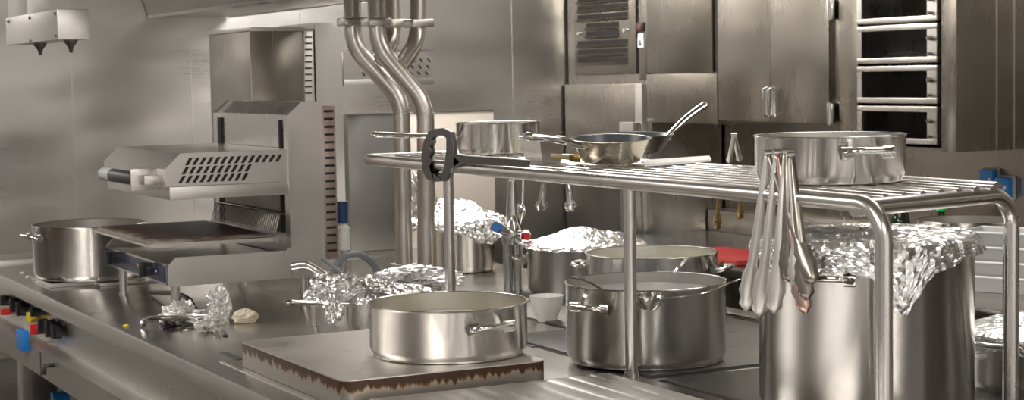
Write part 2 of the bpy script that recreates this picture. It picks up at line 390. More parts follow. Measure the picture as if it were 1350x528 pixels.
# ================================================================= SERVING RACK
XR0, XR1 = 2.2, 2.72; ZR = 1.384; TR = .0178
yl = 5.27; yn = onx(1165, 300, XR0).y; yr = onx(1333, 330, XR1).y
rk = thing('serving_rack', 'tubular stainless steel pass shelf standing over the pots on the island', 'rack', (XR0, 4, ZT))
RO = Vector((XR0, 4, ZT)); rb = .07
pts = [Vector((XR0, yn, ZT + .002)), Vector((XR0, yn, ZR - rb))] + arc((XR0, yn + rb, ZR - rb), rb, PI, PI / 2, (0, 1, 0), (0, 0, 1), 8)
pts += [Vector((XR0, yl - .06, ZR))] + arc((XR0 + .06, yl - .06, ZR), .06, PI, PI / 2, (1, 0, 0), (0, 1, 0), 8) + [Vector((XR1, yl, ZR))]
MB(RO).tube(pts, TR, 16).build('front_tube', M_tube, rk)
pts = [Vector((XR1, yr, ZT + .002)), Vector((XR1, yr, ZR - rb))]
# near side tube bends down into the rear leg
ys = yn + .10
dirv = (Vector((XR1, yr, 0)) - Vector((XR0, ys, 0))).normalized()
pts += arc(Vector((XR1, yr, ZR - .012 - rb)) - dirv * rb, rb, 0, PI / 2, dirv, (0, 0, 1), 8) + [Vector((XR0 + .01, ys, ZR - .012))]
MB(RO).tube(pts, TR, 16).build('side_tube', M_tube, rk)
MB(RO).tube([(XR1 - .02, yr + .02, ZR + .002), (XR1 - .03, yl, ZR + .002)], .013, 12).build('rear_tube', M_tube, rk)
for y in (4.63, 3.61):
    b = MB(RO); b.tube([(XR0, y, ZT + .001), (XR0, y, ZR - .01)], .0155, 16); b.disc((XR0, y, ZT + .0005), .019, (0, 0, 1), .02)
    b.build('leg', M_tube, rk)
for k in range(8):
    x = XR0 + .055 + k * .056
    MB(RO).tube([(x, yl - .01, ZR + .004), (x, yn + .12 + k * .008, ZR + .004)], .0078, 10).build('shelf_bar', M_tube, rk)
for y in (3.2, 4.1, 5.0):
    MB(RO).tube([(XR0, y, ZR - .008), (XR1 - .03, y, ZR - .008)], .006, 8).build('cross_bar', M_tube, rk)
ZS = ZR + .0135     # where things stand on the rack

# ================================================================= POTS
def pot_profile(r, h, t=.002, rim=.004, rb=.012, base=True):
    out = [(0, 0), (r * .93, 0)]
    if base: out += [(r * .95, .001), (r * .95, .005)]
    out += [(r - rb * .35, .008 + rb * .3), (r, .008 + rb), (r, h - rim * 1.5), (r + rim * .5, h - rim * .8), (r + rim, h - rim * .3), (r + rim * .6, h), (r - t, h - .001)]
    inn = [(r - t, h - .002), (r - t, .02), (r - t - .01, .011), (0, .01)]
    return out, inn
def make_pot(name, label, cat, c, r, h, fill=None, fmat=None, ear=None, earz=.75, m=None, group=None, flare=0, seg=72):
    """ear: list of angles for loop handles"""
    t = thing(name, label, cat, c, group)
    o, i2 = pot_profile(r, h)
    b = MB(); b.lathe(o + [], seg=seg); b.build('body', m or M_pot, t)
    b = MB(); b.lathe(i2, seg=seg); b.build('inside', M_potin, t, recalc=False)
    if fill:
        MB().lathe([(r - .0025, fill), (r - .012, fill - .001), (0, fill - .001)], seg=seg).build('contents', fmat, t, recalc=False)
    for a in (ear or []):
        ca, sa = math.cos(a), math.sin(a); R = Vector((ca, sa, 0)); T = Vector((-sa, ca, 0)); z = h * earz; w = min(.055, r * .42); d = .042
        base = [R * (r - .001) - T * w * .92, R * (r + .02) - T * w * 1.0, R * (r + d) - T * w * .72, R * (r + d + .004), R * (r + d) + T * w * .72, R * (r + .02) + T * w * 1.0, R * (r - .001) + T * w * .92]
        pth = smoothpath([p + Vector((0, 0, z + (.006 if 1 < k < 5 else 0))) for k, p in enumerate(base)], 5)
        bb = MB(); bb.tube(pth, .0078, 10)
        for s in (-1, 1):
            q = R * (r * .999) + T * w * .92 * s; q = Vector((q.x, q.y, z))
            bb.tube([q - T * .013 + R * .0085, q + T * .013 + R * .0085], .0085, 10, flat=1.7)
        bb.build('handle', M_polish, t)
    return t
def long_handle(t, p0, p1, w=.012, m=None, bow=.02, name='handle'):
    """flat riveted handle from p0 (on the rim) to p1, in t's local frame"""
    p0, p1 = Vector(p0), Vector(p1); L_ = (p1 - p0); q = [p0 + L_ * f + Vector((0, 0, bow * math.sin(PI * f))) for f in (0, .1, .25, .5, .75, .93, 1)]
    return MB().tube(smoothpath(q, 4), [w * s for s in (lambda n: [.75 + .45 * (i / (n - 1)) if i < n - 3 else 1.15 - .2 * (i - n + 4) for i in range(n)])(25)], 12, flat=.55).build(name, m or M_polish, t)

def cam_ang(x, y, off=0):     # angle from a pot's centre towards the camera, plus an offset to the right of view
    return math.atan2(-y, -x) + off
def D_of(p): return p.x * AF.x + p.y * AF.y + (p.z - CZ) * AF.z
def place(px, py, z, wpx):
    p = onz(px, py, z); return p, wpx / 2 * D_of(p) / F

# front shallow casserole on the hotplate
p, r = place(592, 465, hz + .002, 208)
z = zat(592, 397, p.x, p.y)
fr_c = make_pot('casserole_pan', 'wide shallow steel casserole with pale broth on the rusty hotplate', 'pot', p, r, z - p.z, (z - p.z) * .62, M_soup, [cam_ang(p.x, p.y, .52), cam_ang(p.x, p.y, .52 + PI)], .66)
# big pot
p, r = place(852, 473, ZT + .007, 210); bigp = p.copy(); bigr = r
z = zat(853, 370, p.x, p.y); bigz = z
big = make_pot('stew_pot', 'large steel pot of steaming water with a ladle, behind the middle rack leg', 'pot', p, r, z - p.z, (z - p.z) * .86, M_water, [cam_ang(p.x, p.y, -.70), cam_ang(p.x, p.y, -.70 + PI)], .76)
# pot behind, open
p, r = place(860, 412, ZT + .007, 172); okp = p.copy()
z = zat(860, 332, p.x, p.y)
make_pot('stew_pot', 'open steel pot of creamy soup behind the steaming pot', 'pot', p, r, z - p.z, (z - p.z) * .8, M_cream, [cam_ang(p.x, p.y, 1.3), cam_ang(p.x, p.y, 1.3 + PI)], .75)
# foil covered pot behind left
fp2 = atd(772, 390, 5.95); fp2.z = ZT + .007; fr2 = 76 * D_of(fp2) / F
fz2 = zat(772, 322, fp2.x, fp2.y)
make_pot('stew_pot', 'steel pot with domed foil cover beside the mixer tap', 'pot', fp2, fr2, fz2 - fp2.z, None, None, [cam_ang(fp2.x, fp2.y, 1.5), cam_ang(fp2.x, fp2.y, 1.5 + PI)], .7)
# left pot near wall
p, r = place(120, 364, ZT + .018, 146)
z = zat(118, 294, p.x, p.y); lp = p.copy(); lr = r
make_pot('stew_pot', 'empty steel pot on a trivet beside the salamander grill by the wall', 'pot', p, r, z - p.z, None, None, [cam_ang(p.x, p.y, -1.15), cam_ang(p.x, p.y, -1.15 + PI)], .80)
# stockpot
sp = atd(1141, 400, 3.85); sp.z = ZT + .008; sr = 139 * D_of(sp) / F
sz = zat(1141, 313, sp.x, sp.y)
make_pot('stockpot', 'tall steel stockpot under a sheet of foil at the right of the rack', 'pot', sp, sr, sz - sp.z, None, None, [cam_ang(sp.x, sp.y, -.33), cam_ang(sp.x, sp.y, -.33 + PI)], .82, seg=96)
# second foil pot, right edge
rp = atd(1380, 430, 4.08); rp.z = ZT + .002; rr = 102 * D_of(rp) / F
rz = zat(1380, 436, rp.x, rp.y)
make_pot('stockpot', 'foil covered steel pot partly cut off at the right edge', 'pot', rp, rr, rz - rp.z, None, None, [cam_ang(rp.x, rp.y, -.55)], .86)
# tall foil tub behind the pipes
tp = atd(604, 370, 6.75); tp.z = ZT + .002; tr = 49 * D_of(tp) / F
tz = zat(604, 292, tp.x, tp.y)
make_pot('stockpot', 'narrow tall steel tub heaped with foil behind the twin pipes', 'pot', tp, tr, tz - tp.z)
# foil topped saucepan between grill and casserole
cp = onz(510, 432, ZT + .002); cr_ = .125
cp = atd(512, 400, 5.2); cp.z = ZT + .002
cz = zat(512, 388, cp.x, cp.y)
sau = make_pot('saucepan', 'saucepan wrapped in foil with long handle behind the shallow casserole', 'pan', cp, .125, cz - cp.z)
hl = atd(376, 399, 4.95) - cp
pdir = Vector((hl.x, hl.y, 0)).normalized() * .122
long_handle(sau, (pdir.x, pdir.y, .085), (hl.x, hl.y, hl.z), .013, bow=.0)
# rack: saute pot with long handle to the left
p, r = place(657, 201, ZS, 110); 
z = zat(658, 161, p.x, p.y)
sauk = make_pot('saute_pan', 'small straight sided steel saute pan with long handle on the far rack end', 'pan', p, r, z - p.z)
e = atd(489, 177, D_of(p) - .12) - p; pdir = Vector((e.x, e.y, 0)).normalized() * r
long_handle(sauk, (pdir.x, pdir.y, (z - p.z) * .62), (e.x, e.y, e.z), .016, bow=-.004)
# big casserole on the rack
p, r = place(1094, 238, ZS, 196); z = zat(1094, 177, p.x, p.y)
make_pot('casserole_pan', 'polished shallow casserole standing on the near end of the rack shelf', 'pot', p, r, z - p.z, None, None, [cam_ang(p.x, p.y, .47), cam_ang(p.x, p.y, .47 + PI)], .66)
# skillets
def skillet(label, p, r, h, hend, m, tilt=0):
    t = thing('frying_pan', label, 'pan', p)
    RM = Matrix.Rotation(tilt, 3, Vector((math.cos(YAW), -math.sin(YAW), 0)))
    t.rotation_euler = RM.to_euler(); t.location = p + Vector((0, 0, r * .7 * math.sin(abs(tilt))))
    MB().lathe([(0, 0), (r * .68, 0), (r * .74, .004), (r * .86, h * .45), (r * .97, h * .9), (r + .004, h), (r, h + .001), (r - .003, h)], seg=64).build('body', m, t)
    MB().lathe([(r - .003, h), (r * .94, h * .88), (r * .83, h * .45), (r * .70, .006), (0, .004)], seg=64).build('inside', M_nonstick, t, recalc=False)
    e = RM.transposed() @ (Vector(hend) - Vector(t.location)); d = Vector((e.x, e.y, 0)).normalized()
    a = d * r * .9
    long_handle(t, (a.x, a.y, h * .72), e, .019, bow=.008)
    bb = MB(); s = Vector((-d.y, d.x, 0))
    for k in (-1, 1):
        q = d * r * .93 + s * .012 * k + Vector((0, 0, h * .7)); bb.disc(q, .005, d, .006, 10)
    bb.build('rivets', M_polish, t)
    return t
p, r = place(806, 216, ZS, 104); z = zat(806, 185, p.x, p.y)
skillet('scorched frying pan at the front of the rack, handle pointing left', p, r, z - p.z, atd(692, 180, D_of(p) - .22), M_brown, .075)
fsk = p.copy()
p2 = atd(836, 205, 5.45); p2.z = ZS; r2 = 60 * D_of(p2) / F
p2 = p2 + Vector((0.0, 0.04, 0))
z = zat(812, 179, p2.x, p2.y)
skillet('darker frying pan behind the scorched one, handle angled up right', p2, r2, z - p2.z, atd(931, 137, D_of(p2) + .05), M_darkpan, .03)

# ---------------------------------------------------------------- foil
def crease(v, f):
    d = noise.voronoi(v * f)[0]; return max(0.0, 1 - (d[1] - d[0]) * 2.6)
def crumple(p, s=1.0, amp=.008):
    v = Vector(p) * s; w = v + Vector((noise.noise(v * 14), noise.noise(v * 14 + Vector((3, 3, 3))), 0)) * .02
    return amp * (.9 * noise.noise(v * 10) + .75 * crease(w, 17) + .45 * crease(w, 43) + .2 * noise.noise(v * 80) - .35)
def foil_lid(name, label, c, R, skirt, dome=.02, seed=0, bumps=(), amp=.009, seg=130, group=None, lean=None):
    """crumpled sheet over a pot mouth at c (rim centre) with an irregular skirt; skirt(a)->length"""
    b = MB(c); o = Vector((seed * 3.7, seed * 1.3, 0)); rings = []
    nr, ns = 26, 16
    for i in range(nr + ns + 1):
        ring = []
        for k in range(seg):
            a = 2 * PI * k / seg
            if i <= nr:
                f = i / nr; rad = R * f; x, y = math.cos(a) * rad, math.sin(a) * rad
                q = Vector((x, y, 0)) + o
                z = .004 + dome * (1 - f ** 2.2) + crumple(q, 1, amp) * (1 - .45 * f) + (.5 * amp)
                for bx, by, br, bh in bumps:
                    z += bh * math.exp(-(((x - bx) ** 2 + (y - by) ** 2) / br ** 2))
                pt = Vector((x, y, max(z, .003)))
            else:
                f = (i - nr) / ns; L_ = skirt(a); q = Vector((math.cos(a) * R * 1.5, math.sin(a) * R * 1.5, -f * L_)) + o
                out = .006 + .010 * f + abs(crumple(q, 1.1, amp)) * .9
                pt = Vector((math.cos(a) * (R + out), math.sin(a) * (R + out), .004 - f * L_ + crumple(q + Vector((5, 5, 5)), 1.3, amp * .6)))
            ring.append(b.bm.verts.new(Vector(c) + pt))
        rings.append(ring)
    for i in range(nr + ns):
        A, B = rings[i], rings[i + 1]
        for k in range(seg):
            k2 = (k + 1) % seg
            try:
                if (i + k) % 2: b.bm.faces.new((A[k], A[k2], B[k2])); b.bm.faces.new((A[k], B[k2], B[k]))
                else: b.bm.faces.new((A[k], A[k2], B[k])); b.bm.faces.new((A[k2], B[k2], B[k]))
            except ValueError: pass
    ob = b.build(name, M_foil, flat=True, recalc=False); ob.location = c
    return tag(ob, label, 'foil', group)
def foil_lump(name, label, c, sx, sy, sz_, seed=0, amp=.018, sub=5, rot=0, fr=7, m=None, parent=None):
    b = MB(); bmesh.ops.create_icosphere(b.bm, subdivisions=sub, radius=1)
    for v in b.bm.verts:
        d = v.co.normalized(); h = 0
        o_ = Vector((seed * 5.1, seed, 0))
        h = 1.1 * noise.noise(d * 1.5 + o_) + .9 * crease(d + o_, 1.6) + .55 * crease(d + o_, 3.6) + .25 * crease(d + o_, 8) - .6
        k = 1 + h * amp / max(.01, min(sx, sy, sz_)) * .8
        v.co = Vector((d.x * sx * k, d.y * sy * k, max(d.z * sz_ * k, -sz_ * .8)))
    ob = b.build(name, m or M_foil, parent, flat=True); ob.location = c; ob.rotation_euler = (0, 0, rot)
    if parent is None: tag(ob, label, 'foil')
    return ob
def n1(a, s): return noise.noise(Vector((math.cos(a) * 1.6 + s, math.sin(a) * 1.6, s * 2)))
# stockpot sheet: corner hanging toward the camera right
ac = cam_ang(sp.x, sp.y, .30)
def sk1(a):
    d = (a - ac + PI) % (2 * PI) - PI; d2 = (a - cam_ang(sp.x, sp.y, -.75) + PI) % (2 * PI) - PI
    return .028 + .075 * math.exp(-(d / .16) ** 2) + .045 * math.exp(-((d + .02) / .55) ** 2) + .03 * math.exp(-(d2 / .4) ** 2) + .015 * n1(a, 1)
foil_lid('foil_sheet', 'crumpled foil sheet over the tall stockpot with a torn corner hanging down', (sp.x, sp.y, sz), sr + .002, sk1, .004, 1, amp=.008, seg=190)
foil_lid('foil_sheet', 'bluish shiny domed foil over the pot beside the tap', (fp2.x, fp2.y, fz2), fr2 + .001, lambda a: .012 + .006 * n1(a, 3), .02, 2, bumps=((-.03, -.02, .09, .03), (.11, -.06, .05, .014)), amp=.007)
foil_lid('foil_sheet', 'foil cover over the pot cut off at the right edge', (rp.x, rp.y, rz), rr + .002, lambda a: .03 + .03 * n1(a * 1.5, 7) + .035 * math.exp(-(((a - cam_ang(rp.x, rp.y, -.95) + PI) % (2 * PI) - PI) / .35) ** 2), .03, 3, amp=.007)
foil_lid('foil_sheet', 'thick crumpled foil wrapped over the narrow tub behind the pipes', (tp.x, tp.y, tz), tr + .038, lambda a: .03 + .03 * n1(a, 5) + .05 * math.exp(-(((a - cam_ang(tp.x, tp.y, .5) + PI) % (2 * PI) - PI) / .4) ** 2), .02, 4, amp=.014, bumps=((-.05, .03, .07, .05), (.05, -.01, .07, .03)))
q = atd(553, 262, 6.55)
foil_lump('foil_ball', 'loose foil bundle hanging left of the tub behind the pipes', (q.x, q.y, q.z), .055, .05, .085, 3, .016)
foil_lid('foil_sheet', 'long crumpled foil over the saucepan behind the shallow casserole', (cp.x, cp.y, cz), .127, lambda a: .024 + .02 * n1(a, 9), .02, 5, amp=.009, bumps=((-.06, .06, .07, .02),))
q = atd(442, 384, 5.15)
foil_lump('foil_ball', 'foil crushed around the saucepan handle left of the saucepan', (q.x, q.y, q.z), .075, .06, .05, 5, .016, rot=-.4)
q = atd(545, 371, 5.45)
foil_lump('foil_parcel', 'long foil parcel lying on the saucepan cover', (q.x, q.y, q.z + .006), .13, .07, .03, 8, .012, rot=-.3)
q = atd(440, 412, 5.0)
foil_lump('foil_scrap', 'small foil tail hanging below the saucepan handle', (q.x, q.y, q.z), .022, .02, .04, 9, .012, sub=4)

# ================================================================= SALAMANDER GRILL
SX, SY = 1.565, 5.36
sal = thing('salamander_grill', 'stainless salamander grill with raised perforated hood and burnt grill plate', 'grill', (SX, SY, ZT))
SO = Vector((SX, SY, ZT))
def S(px, py): return ony(px, py, SY)
yf = onx(140, 335, SX).y     # far end
W_ = yf - SY
z_b0 = S(222, 379).z; z_b1 = S(222, 350).z; z_p = S(250, 339).z
xb1 = S(385, 350).x; xcol = S(388, 250).x; xcb = S(427, 250).x
# lower body: side profile with chamfered front
bx0 = SX; bx1 = xb1
lo = [(bx0, z_b0), (bx0, z_b1), (S(231, 337).x, z_p), (bx1, z_p), (bx1, z_b0)]
MB(SO).prism([(x, SY, z) for x, z in lo], (0, .004, 0)).build('side_panel', M_steelv, sal)
MB(SO).prism([(x, yf - .004, z) for x, z in lo], (0, .004, 0)).build('side_panel', M_steelv, sal)
b = MB(SO); b.box(bx0 + .003, bx1, SY + .004, yf - .004, z_b0 + .002, z_b1 + .0); b.build('lower_body', M_steel, sal)
b = MB(SO); b.box(bx0 - .003, bx0 + .002, SY + .012, yf - .012, z_b0 + .01, z_b1 - .006, .001); cpn = b.build('control_panel', M_navy, sal)
fr = MB(SO)
for a_, c_ in (((SY + .005, z_b0 + .004), (yf - .005, z_b0 + .01)), ((SY + .005, z_b1 - .006), (yf - .005, z_b1))): fr.box(bx0 - .005, bx0 + .001, a_[0], c_[0], a_[1], c_[1])
fr.box(bx0 - .005, bx0 + .001, SY + .004, SY + .011, z_b0 + .004, z_b1); fr.box(bx0 - .005, bx0 + .001, yf - .011, yf - .004, z_b0 + .004, z_b1)
fr.build('panel_frame', M_polish, sal)
for px, py in ((153, 340), (199, 355)):
    q = onx(px, py, bx0 - .004)
    b = MB(SO); b.disc(q, .022, (-1, 0, 0), .018); b.box(q.x - .04, q.x - .016, q.y - .007, q.y + .007, q.z - .024, q.z + .024, .003); b.build('knob', M_black, cpn)
q = onx(183, 350, bx0 - .004); b = MB(SO); b.disc(q, .006, (-1, 0, 0), .004); tag(b.build('indicator_lamp', mat('amber_lens', (.9, .25, .03), .3), cpn), 'amber indicator lamp')
# marks round the knobs (ring scale)
b = MB(SO)
for px, py in ((146, 338), (206, 358)):
    q = onx(px, py, bx0 - .0035); b.box(q.x - .0006, q.x, q.y - .003, q.y + .003, q.z - .003, q.z + .003)
b.build('scale_marks', M_white, cpn)
# legs
for x, y in ((SX + .035, SY + .05), (SX + .035, yf - .09), (xcb - .06, SY + .05), (xcb - .06, yf - .09)):
    b = MB(SO); b.tube([(x, y, ZT + .001), (x, y, z_b0 + .004)], .014, 14); b.disc((x, y, ZT + .0005), .017, (0, 0, 1), .012); b.build('leg', M_tube, sal)
# burnt grill plate, slightly tilted and overhanging the front
zg = S(222, 328).z
gx0 = SX - .045; gx1 = S(365, 325).x; gy0 = SY + .03; gy1 = yf - .02
b = MB(SO); b.prism([(gx0, gy0, zg), (gx0 - .012, gy0, zg + .012), (gx0, gy0, zg + .014), (gx1, gy0, zg + .012), (gx1, gy0, zg)], (0, gy1 - gy0, 0)); gp_ = b.build('drip_tray', M_steelv, sal)
b = MB(SO); b.box(gx0 + .010, gx1 - .006, gy0 + .012, gy1 - .012, zg + .0135, zg + .019, .002)
nb = 60
for k in range(nb):
    y = gy0 + .03 + (gy1 - gy0 - .06) * k / (nb - 1)
    b.box(gx0 + .014, gx1 - .010, y - .0025, y + .0025, zg + .018, zg + .0225)
b.build('grill_plate', M_burnt, sal)
# back rack standing behind grill plate
b = MB(SO)
for k in range(34):
    y = SY + .05 + (W_ - .1) * k / 33
    b.tube([(gx1 + .012, y, zg + .02), (gx1 + .030, y, zg + .082), (gx1 + .045, y, zg + .085)], .0018, 6)
b.tube([(gx1 + .045, SY + .045, zg + .085), (gx1 + .045, yf - .045, zg + .085)], .003, 8); b.tube([(gx1 + .012, SY + .045, zg + .02), (gx1 + .012, yf - .045, zg + .02)], .003, 8)
b.build('grate', M_hood, sal)
# column: wide backbox with rails
zc0 = z_b0; zc1 = S(405, 134).z; xq0 = S(380, 200).x
# two side plates of the column (chamfered top) and backbox
ch = [(xq0, zc0), (xq0, S(380, 152).z), (S(397, 131).x, zc1), (xcb, zc1), (xcb, zc0)]
MB(SO).prism([(x, SY, z) for x, z in ch], (0, .04, 0)).build('column_plate', M_steelv, sal)
MB(SO).prism([(x, yf - .04, z) for x, z in ch], (0, .04, 0)).build('column_plate', M_steelv, sal)
b = MB(SO); b.prism([(xq0 + .012, SY + .04, zc0), (xq0 + .012, SY + .04, ch[1][1]), (ch[2][0] + .01, SY + .04, zc1 - .001), (xcb - .001, SY + .04, zc1 - .001), (xcb - .001, SY + .04, zc0)], (0, W_ - .08, 0)); b.build('backbox', M_steel, sal)
for y_ in (SY + .088, yf - .07): MB(SO).box(xq0 + .006, xq0 + .0125, y_, y_ + .018, zg + .02, zc1 - .06).build('lift_slot', M_dark, sal)
MB(SO).box(xq0 + .008, xq0 + .0118, SY + .11, yf - .075, zg + .02, S(222, 260).z).build('scorched_back', M_scorch, sal)
# upper heating hood
zh0 = S(222, 247).z; zh1 = S(222, 224).z; zh2 = S(236, 203).z
ux0 = SX; uxc = S(239, 202).x
hoodp = [(ux0, zh0), (ux0, zh1), (uxc, zh2), (xq0 + .005, zh2 + .002), (xq0 + .005, zh0)]
MB(SO).prism([(x, SY + .01, z) for x, z in hoodp], (0, W_ - .02, 0)).build('heating_hood', M_steelv, sal)
MB(SO).box(ux0 + .012, xq0 + .005, SY + .004, yf - .004, zh0 - .042, zh0 - .001, .002).build('radiant_skirt', M_steelv, sal)
b = MB(SO)   # diagonal slots on the near side
def slot(b, x, z, y, l=.023, w=.0056, sh=.015):
    b.prism([(x - w, y - .0015, z), (x + w, y - .0015, z), (x + w + sh, y - .0015, z + l), (x - w + sh, y - .0015, z + l)], (0, .003, 0))
s0 = S(238, 234).x; dx = (xq0 - s0) / 15.2
for row in range(3):
    zz = zh0 + .010 + row * .028
    for k in range(10 if row < 2 else 14):
        x = s0 + k * dx * (.97) + row * .012
        if x < xq0 - .03: slot(b, x, zz, SY + .01)
b.build('vent_slots', M_dark, sal)
# handle
hxx = SX - .055
g0, g1, g2 = onx(184, 234, hxx), onx(150, 231.5, hxx), onx(137, 230, hxx)
gz = g1.z
b = MB(SO); b.tube([(hxx, g0.y, gz), (hxx, g0.y + .02, gz), (hxx, g1.y, gz)], [.018, .023, .023], 16); hh = b.build('handle_grip', M_black, sal)
b = MB(SO); b.tube([(hxx, g1.y, gz), (hxx, g2.y - .01, gz), (hxx, g2.y, gz)], [.0235, .0235, .017], 16); tag(b.build('grip_end', M_grey, hh), 'grey end of the grip')
b = MB(SO); b.box(hxx - .03, SX + .012, g0.y - .008, g0.y, gz - .035, gz + .035, .001); b.box(hxx - .004, SX + .012, g0.y - .07, g0.y - .008, gz - .015, gz + .015, .001); b.build('handle_bracket', M_steel, sal)
b = MB(SO)
for px in (373, 395):
    q = S(px, 333); b.disc((q.x, SY, q.z), .006, (0, -1, 0), .004, 10)
b.box(S(378, 330).x, S(392, 330).x, SY - .004, SY, S(380, 340).z, S(380, 327).z)
b.build('hinge_bracket', M_steelv, sal)
# slotted vent strip at the back
zv0 = S(435, 345).z; zv1 = S(435, 139).z; xv0 = xcb + .002; xv1 = ony(444, 240, SY + .05).x
b = MB(SO); b.box(xv0, xv1, SY + .05, SY + .35, zv0, zv1, .002); vs = b.build('vent_strip', M_copper, sal)
b = MB(SO)
for k in range(19):
    zz = zv0 + .03 + (zv1 - zv0 - .05) * k / 18; b.box(xv1 - .040, xv1 - .007, SY + .0475, SY + .051, zz - .004, zz + .004, .001)
b.build('vent_slots', M_dark, vs)

# dark cable under the grill
b = MB(); b.tube(smoothpath([onz(200, 386, ZT + .012), onz(232, 388, ZT + .05), onz(250, 396, ZT + .05), onz(258, 408, ZT + .012), onz(275, 412, ZT + .012), onz(300, 412, ZT + .008)], 6), .008, 8)
tag(b.build('power_cable', M_black), 'black power cable under the salamander grill', 'cable')

# trivet under left pot
tv = thing('black_trivet_tray', 'shallow steel tray with dark inside under the left pot', 'tray', (lp.x, lp.y, ZT))
b = MB()
q0 = lp.z - ZT - .002
b.box(-.19, .22, -.16, .16, .0015, .004); b.box(-.19, .22, -.16, -.152, .004, q0); b.box(-.19, .22, .152, .16, .004, q0); b.box(-.19, -.182, -.152, .152, .004, q0); b.box(.212, .22, -.152, .152, .004, q0)
b.build('tray_rim', M_steelv, tv)
MB().box(-.18, .21, -.15, .15, .0042, .007).build('tray_floor', M_iron, tv)
q = onz(165, 372, ZT)
tag(MB().box(q.x - .12, q.x + .2, q.y - .1, q.y + .08, ZT + .001, ZT + .012, .003).build('baking_sheet', M_steel), 'flat steel sheet lying on the counter under the grill', 'tray')

# ================================================================= SECOND APPLIANCE (back to back with the grill)
Y2 = 6.35
s2 = thing('broiler_cabinet', 'tall steel broiler cabinet with slotted side strip behind the salamander', 'grill', (2.3, Y2, ZT))
SO2 = Vector((2.3, Y2, ZT))
def T(px, py): return ony(px, py, Y2)
b = MB(SO2); b.box(T(330, 80).x, T(400, 80).x, Y2, Y2 + .5, ZT + .002, T(370, 41).z, .003); b.build('cabinet', M_cab, s2)
b = MB(SO2); b.box(T(328, 80).x, T(414, 80).x, Y2 - .01, Y2 + .52, T(370, 41).z, T(370, 36).z, .001); b.build('top_cap', M_steel, s2)
b = MB(SO2); b.box(T(400, 80).x + .001, T(413, 80).x, Y2 - .005, Y2 + .45, ZT + .002, T(400, 38).z - .004, .001); v2 = b.build('vent_strip', M_steelv, s2)
b = MB(SO2)
for k in range(10):
    q = T(406, 49 + k * 8.2); b.box(q.x - .014, q.x + .014, Y2 - .0075, Y2 - .004, q.z - .003, q.z + .003, .001)
b.build('vent_slots', M_dark, v2)
b = MB(SO2); x0 = T(416, 80).x; x1 = T(452, 120).x; zt = T(430, 30).z
b.prism([(x0, Y2, ZT + .002), (x0, Y2, zt), (T(436, 30).x, Y2, zt), (x1, Y2, T(450, 50).z), (x1, Y2, ZT + .002)], (0, .4, 0)); b.build('column_plate', M_steelv, s2)
# its perforated hood reaching right, behind the pipes
hx0, hx1 = T(455, 100).x, T(574, 100).x; hz0, hz1 = T(500, 104).z, T(500, 68).z
b = MB(SO2); b.prism([(hx0, Y2 + .02, hz0), (hx0, Y2 + .02, hz1), (hx1 - .05, Y2 + .02, hz1), (hx1, Y2 + .02, hz1 - .03), (hx1, Y2 + .02, hz0)], (0, .4, 0)); b.build('heating_hood', M_steel, s2)
b = MB(SO2); b.box(hx0, hx1, Y2 + .015, Y2 + .42, hz0 - .028, hz0 - .001, .001); b.build('radiant_skirt', M_steelv, s2)
b = MB(SO2); b.box(hx0 - .01, hx1 + .01, Y2 + .03, Y2 + .05, hz1 + .001, hz1 + .006); b.build('hood_lip', M_polish, s2)
b = MB(SO2)
for row in range(4):
    for k in range(9):
        x = hx1 - .035 - k * .034 + row * .006
        if x > hx0 + .03 and x + .01 < hx1 - .006 - row * 0: 
            z = hz0 + .012 + row * .026
            if z + .016 < hz1 - .004 and not (row > 2 and k == 0): b.prism([(x - .004, Y2 + .0185, z + .014), (x + .004, Y2 + .0185, z + .014), (x + .014, Y2 + .0185, z), (x + .006, Y2 + .0185, z)], (0, .003, 0))
b.build('vent_slots', M_dark, s2)

# steel box behind pipes, reflections painted in as a dark and a pale panel
qb = ony(458, 152, 6.95); qc = ony(528, 152, 6.95); qd = ony(650, 152, 6.95)
hb = thing('steel_cupboard', 'plain steel counter cupboard with painted-in pale reflection behind the twin pipes', 'cabinet', (qb.x, 6.95, ZT))
HO = Vector((qb.x, 6.95, ZT))
MB(HO).box(qb.x, qc.x, 6.95, 7.3, ZT + .001, qb.z, .002).build('dark_reflection_panel', mat('dark_reflection_tone', (.30, .295, .28), .42, 1, brush=(4, 4, 100)), hb)
MB(HO).box(qc.x + .002, qd.x, 6.945, 7.3, ZT + .001, qb.z + .001, .002).build('pale_reflection_panel', mat('pale_reflection_tone', (.66, .60, .53), .35, .3), hb)
MB(HO).box(qb.x, qd.x, 6.94, 7.3, qb.z + .001, qb.z + .006).build('top_edge', M_polish, hb)

# tall bottle/regulator and hoses right of the grill
q = atd(452, 330, 5.9)
rg = thing('gas_regulator', 'small white and blue valve unit between grill and cupboard', 'valve', (q.x, q.y, ZT))
b = MB(); b.tube([(0, 0, .001), (0, 0, .17)], .012, 12); b.build('pipe', M_tube, rg)
MB().lathe([(0, .17), (.024, .17), (.024, .245), (.012, .26), (0, .26)], seg=20).build('body', M_white, rg)
MB().lathe([(0, .261), (.020, .261), (.022, .335), (0, .335)], seg=20).build('cap', mat('navy_cap', (.02, .05, .15), .4), rg)
b = MB(); h0 = atd(437, 372, 5.5); h1 = atd(447, 345, 5.5); h2 = atd(470, 336, 5.55); h3 = atd(492, 348, 5.6); h4 = atd(499, 372, 5.62)
b.tube(smoothpath([h0, h1, h2, h3, h4], 8), .0115, 12)
tag(b.build('rubber_hose', M_hose), 'thick grey rubber hose arching behind the foil', 'hose')
b = MB(); b.tube(smoothpath([atd(386, 352, 5.32), atd(405, 350, 5.3), atd(418, 357, 5.3), atd(438, 370, 5.28)], 6), .012, 12)
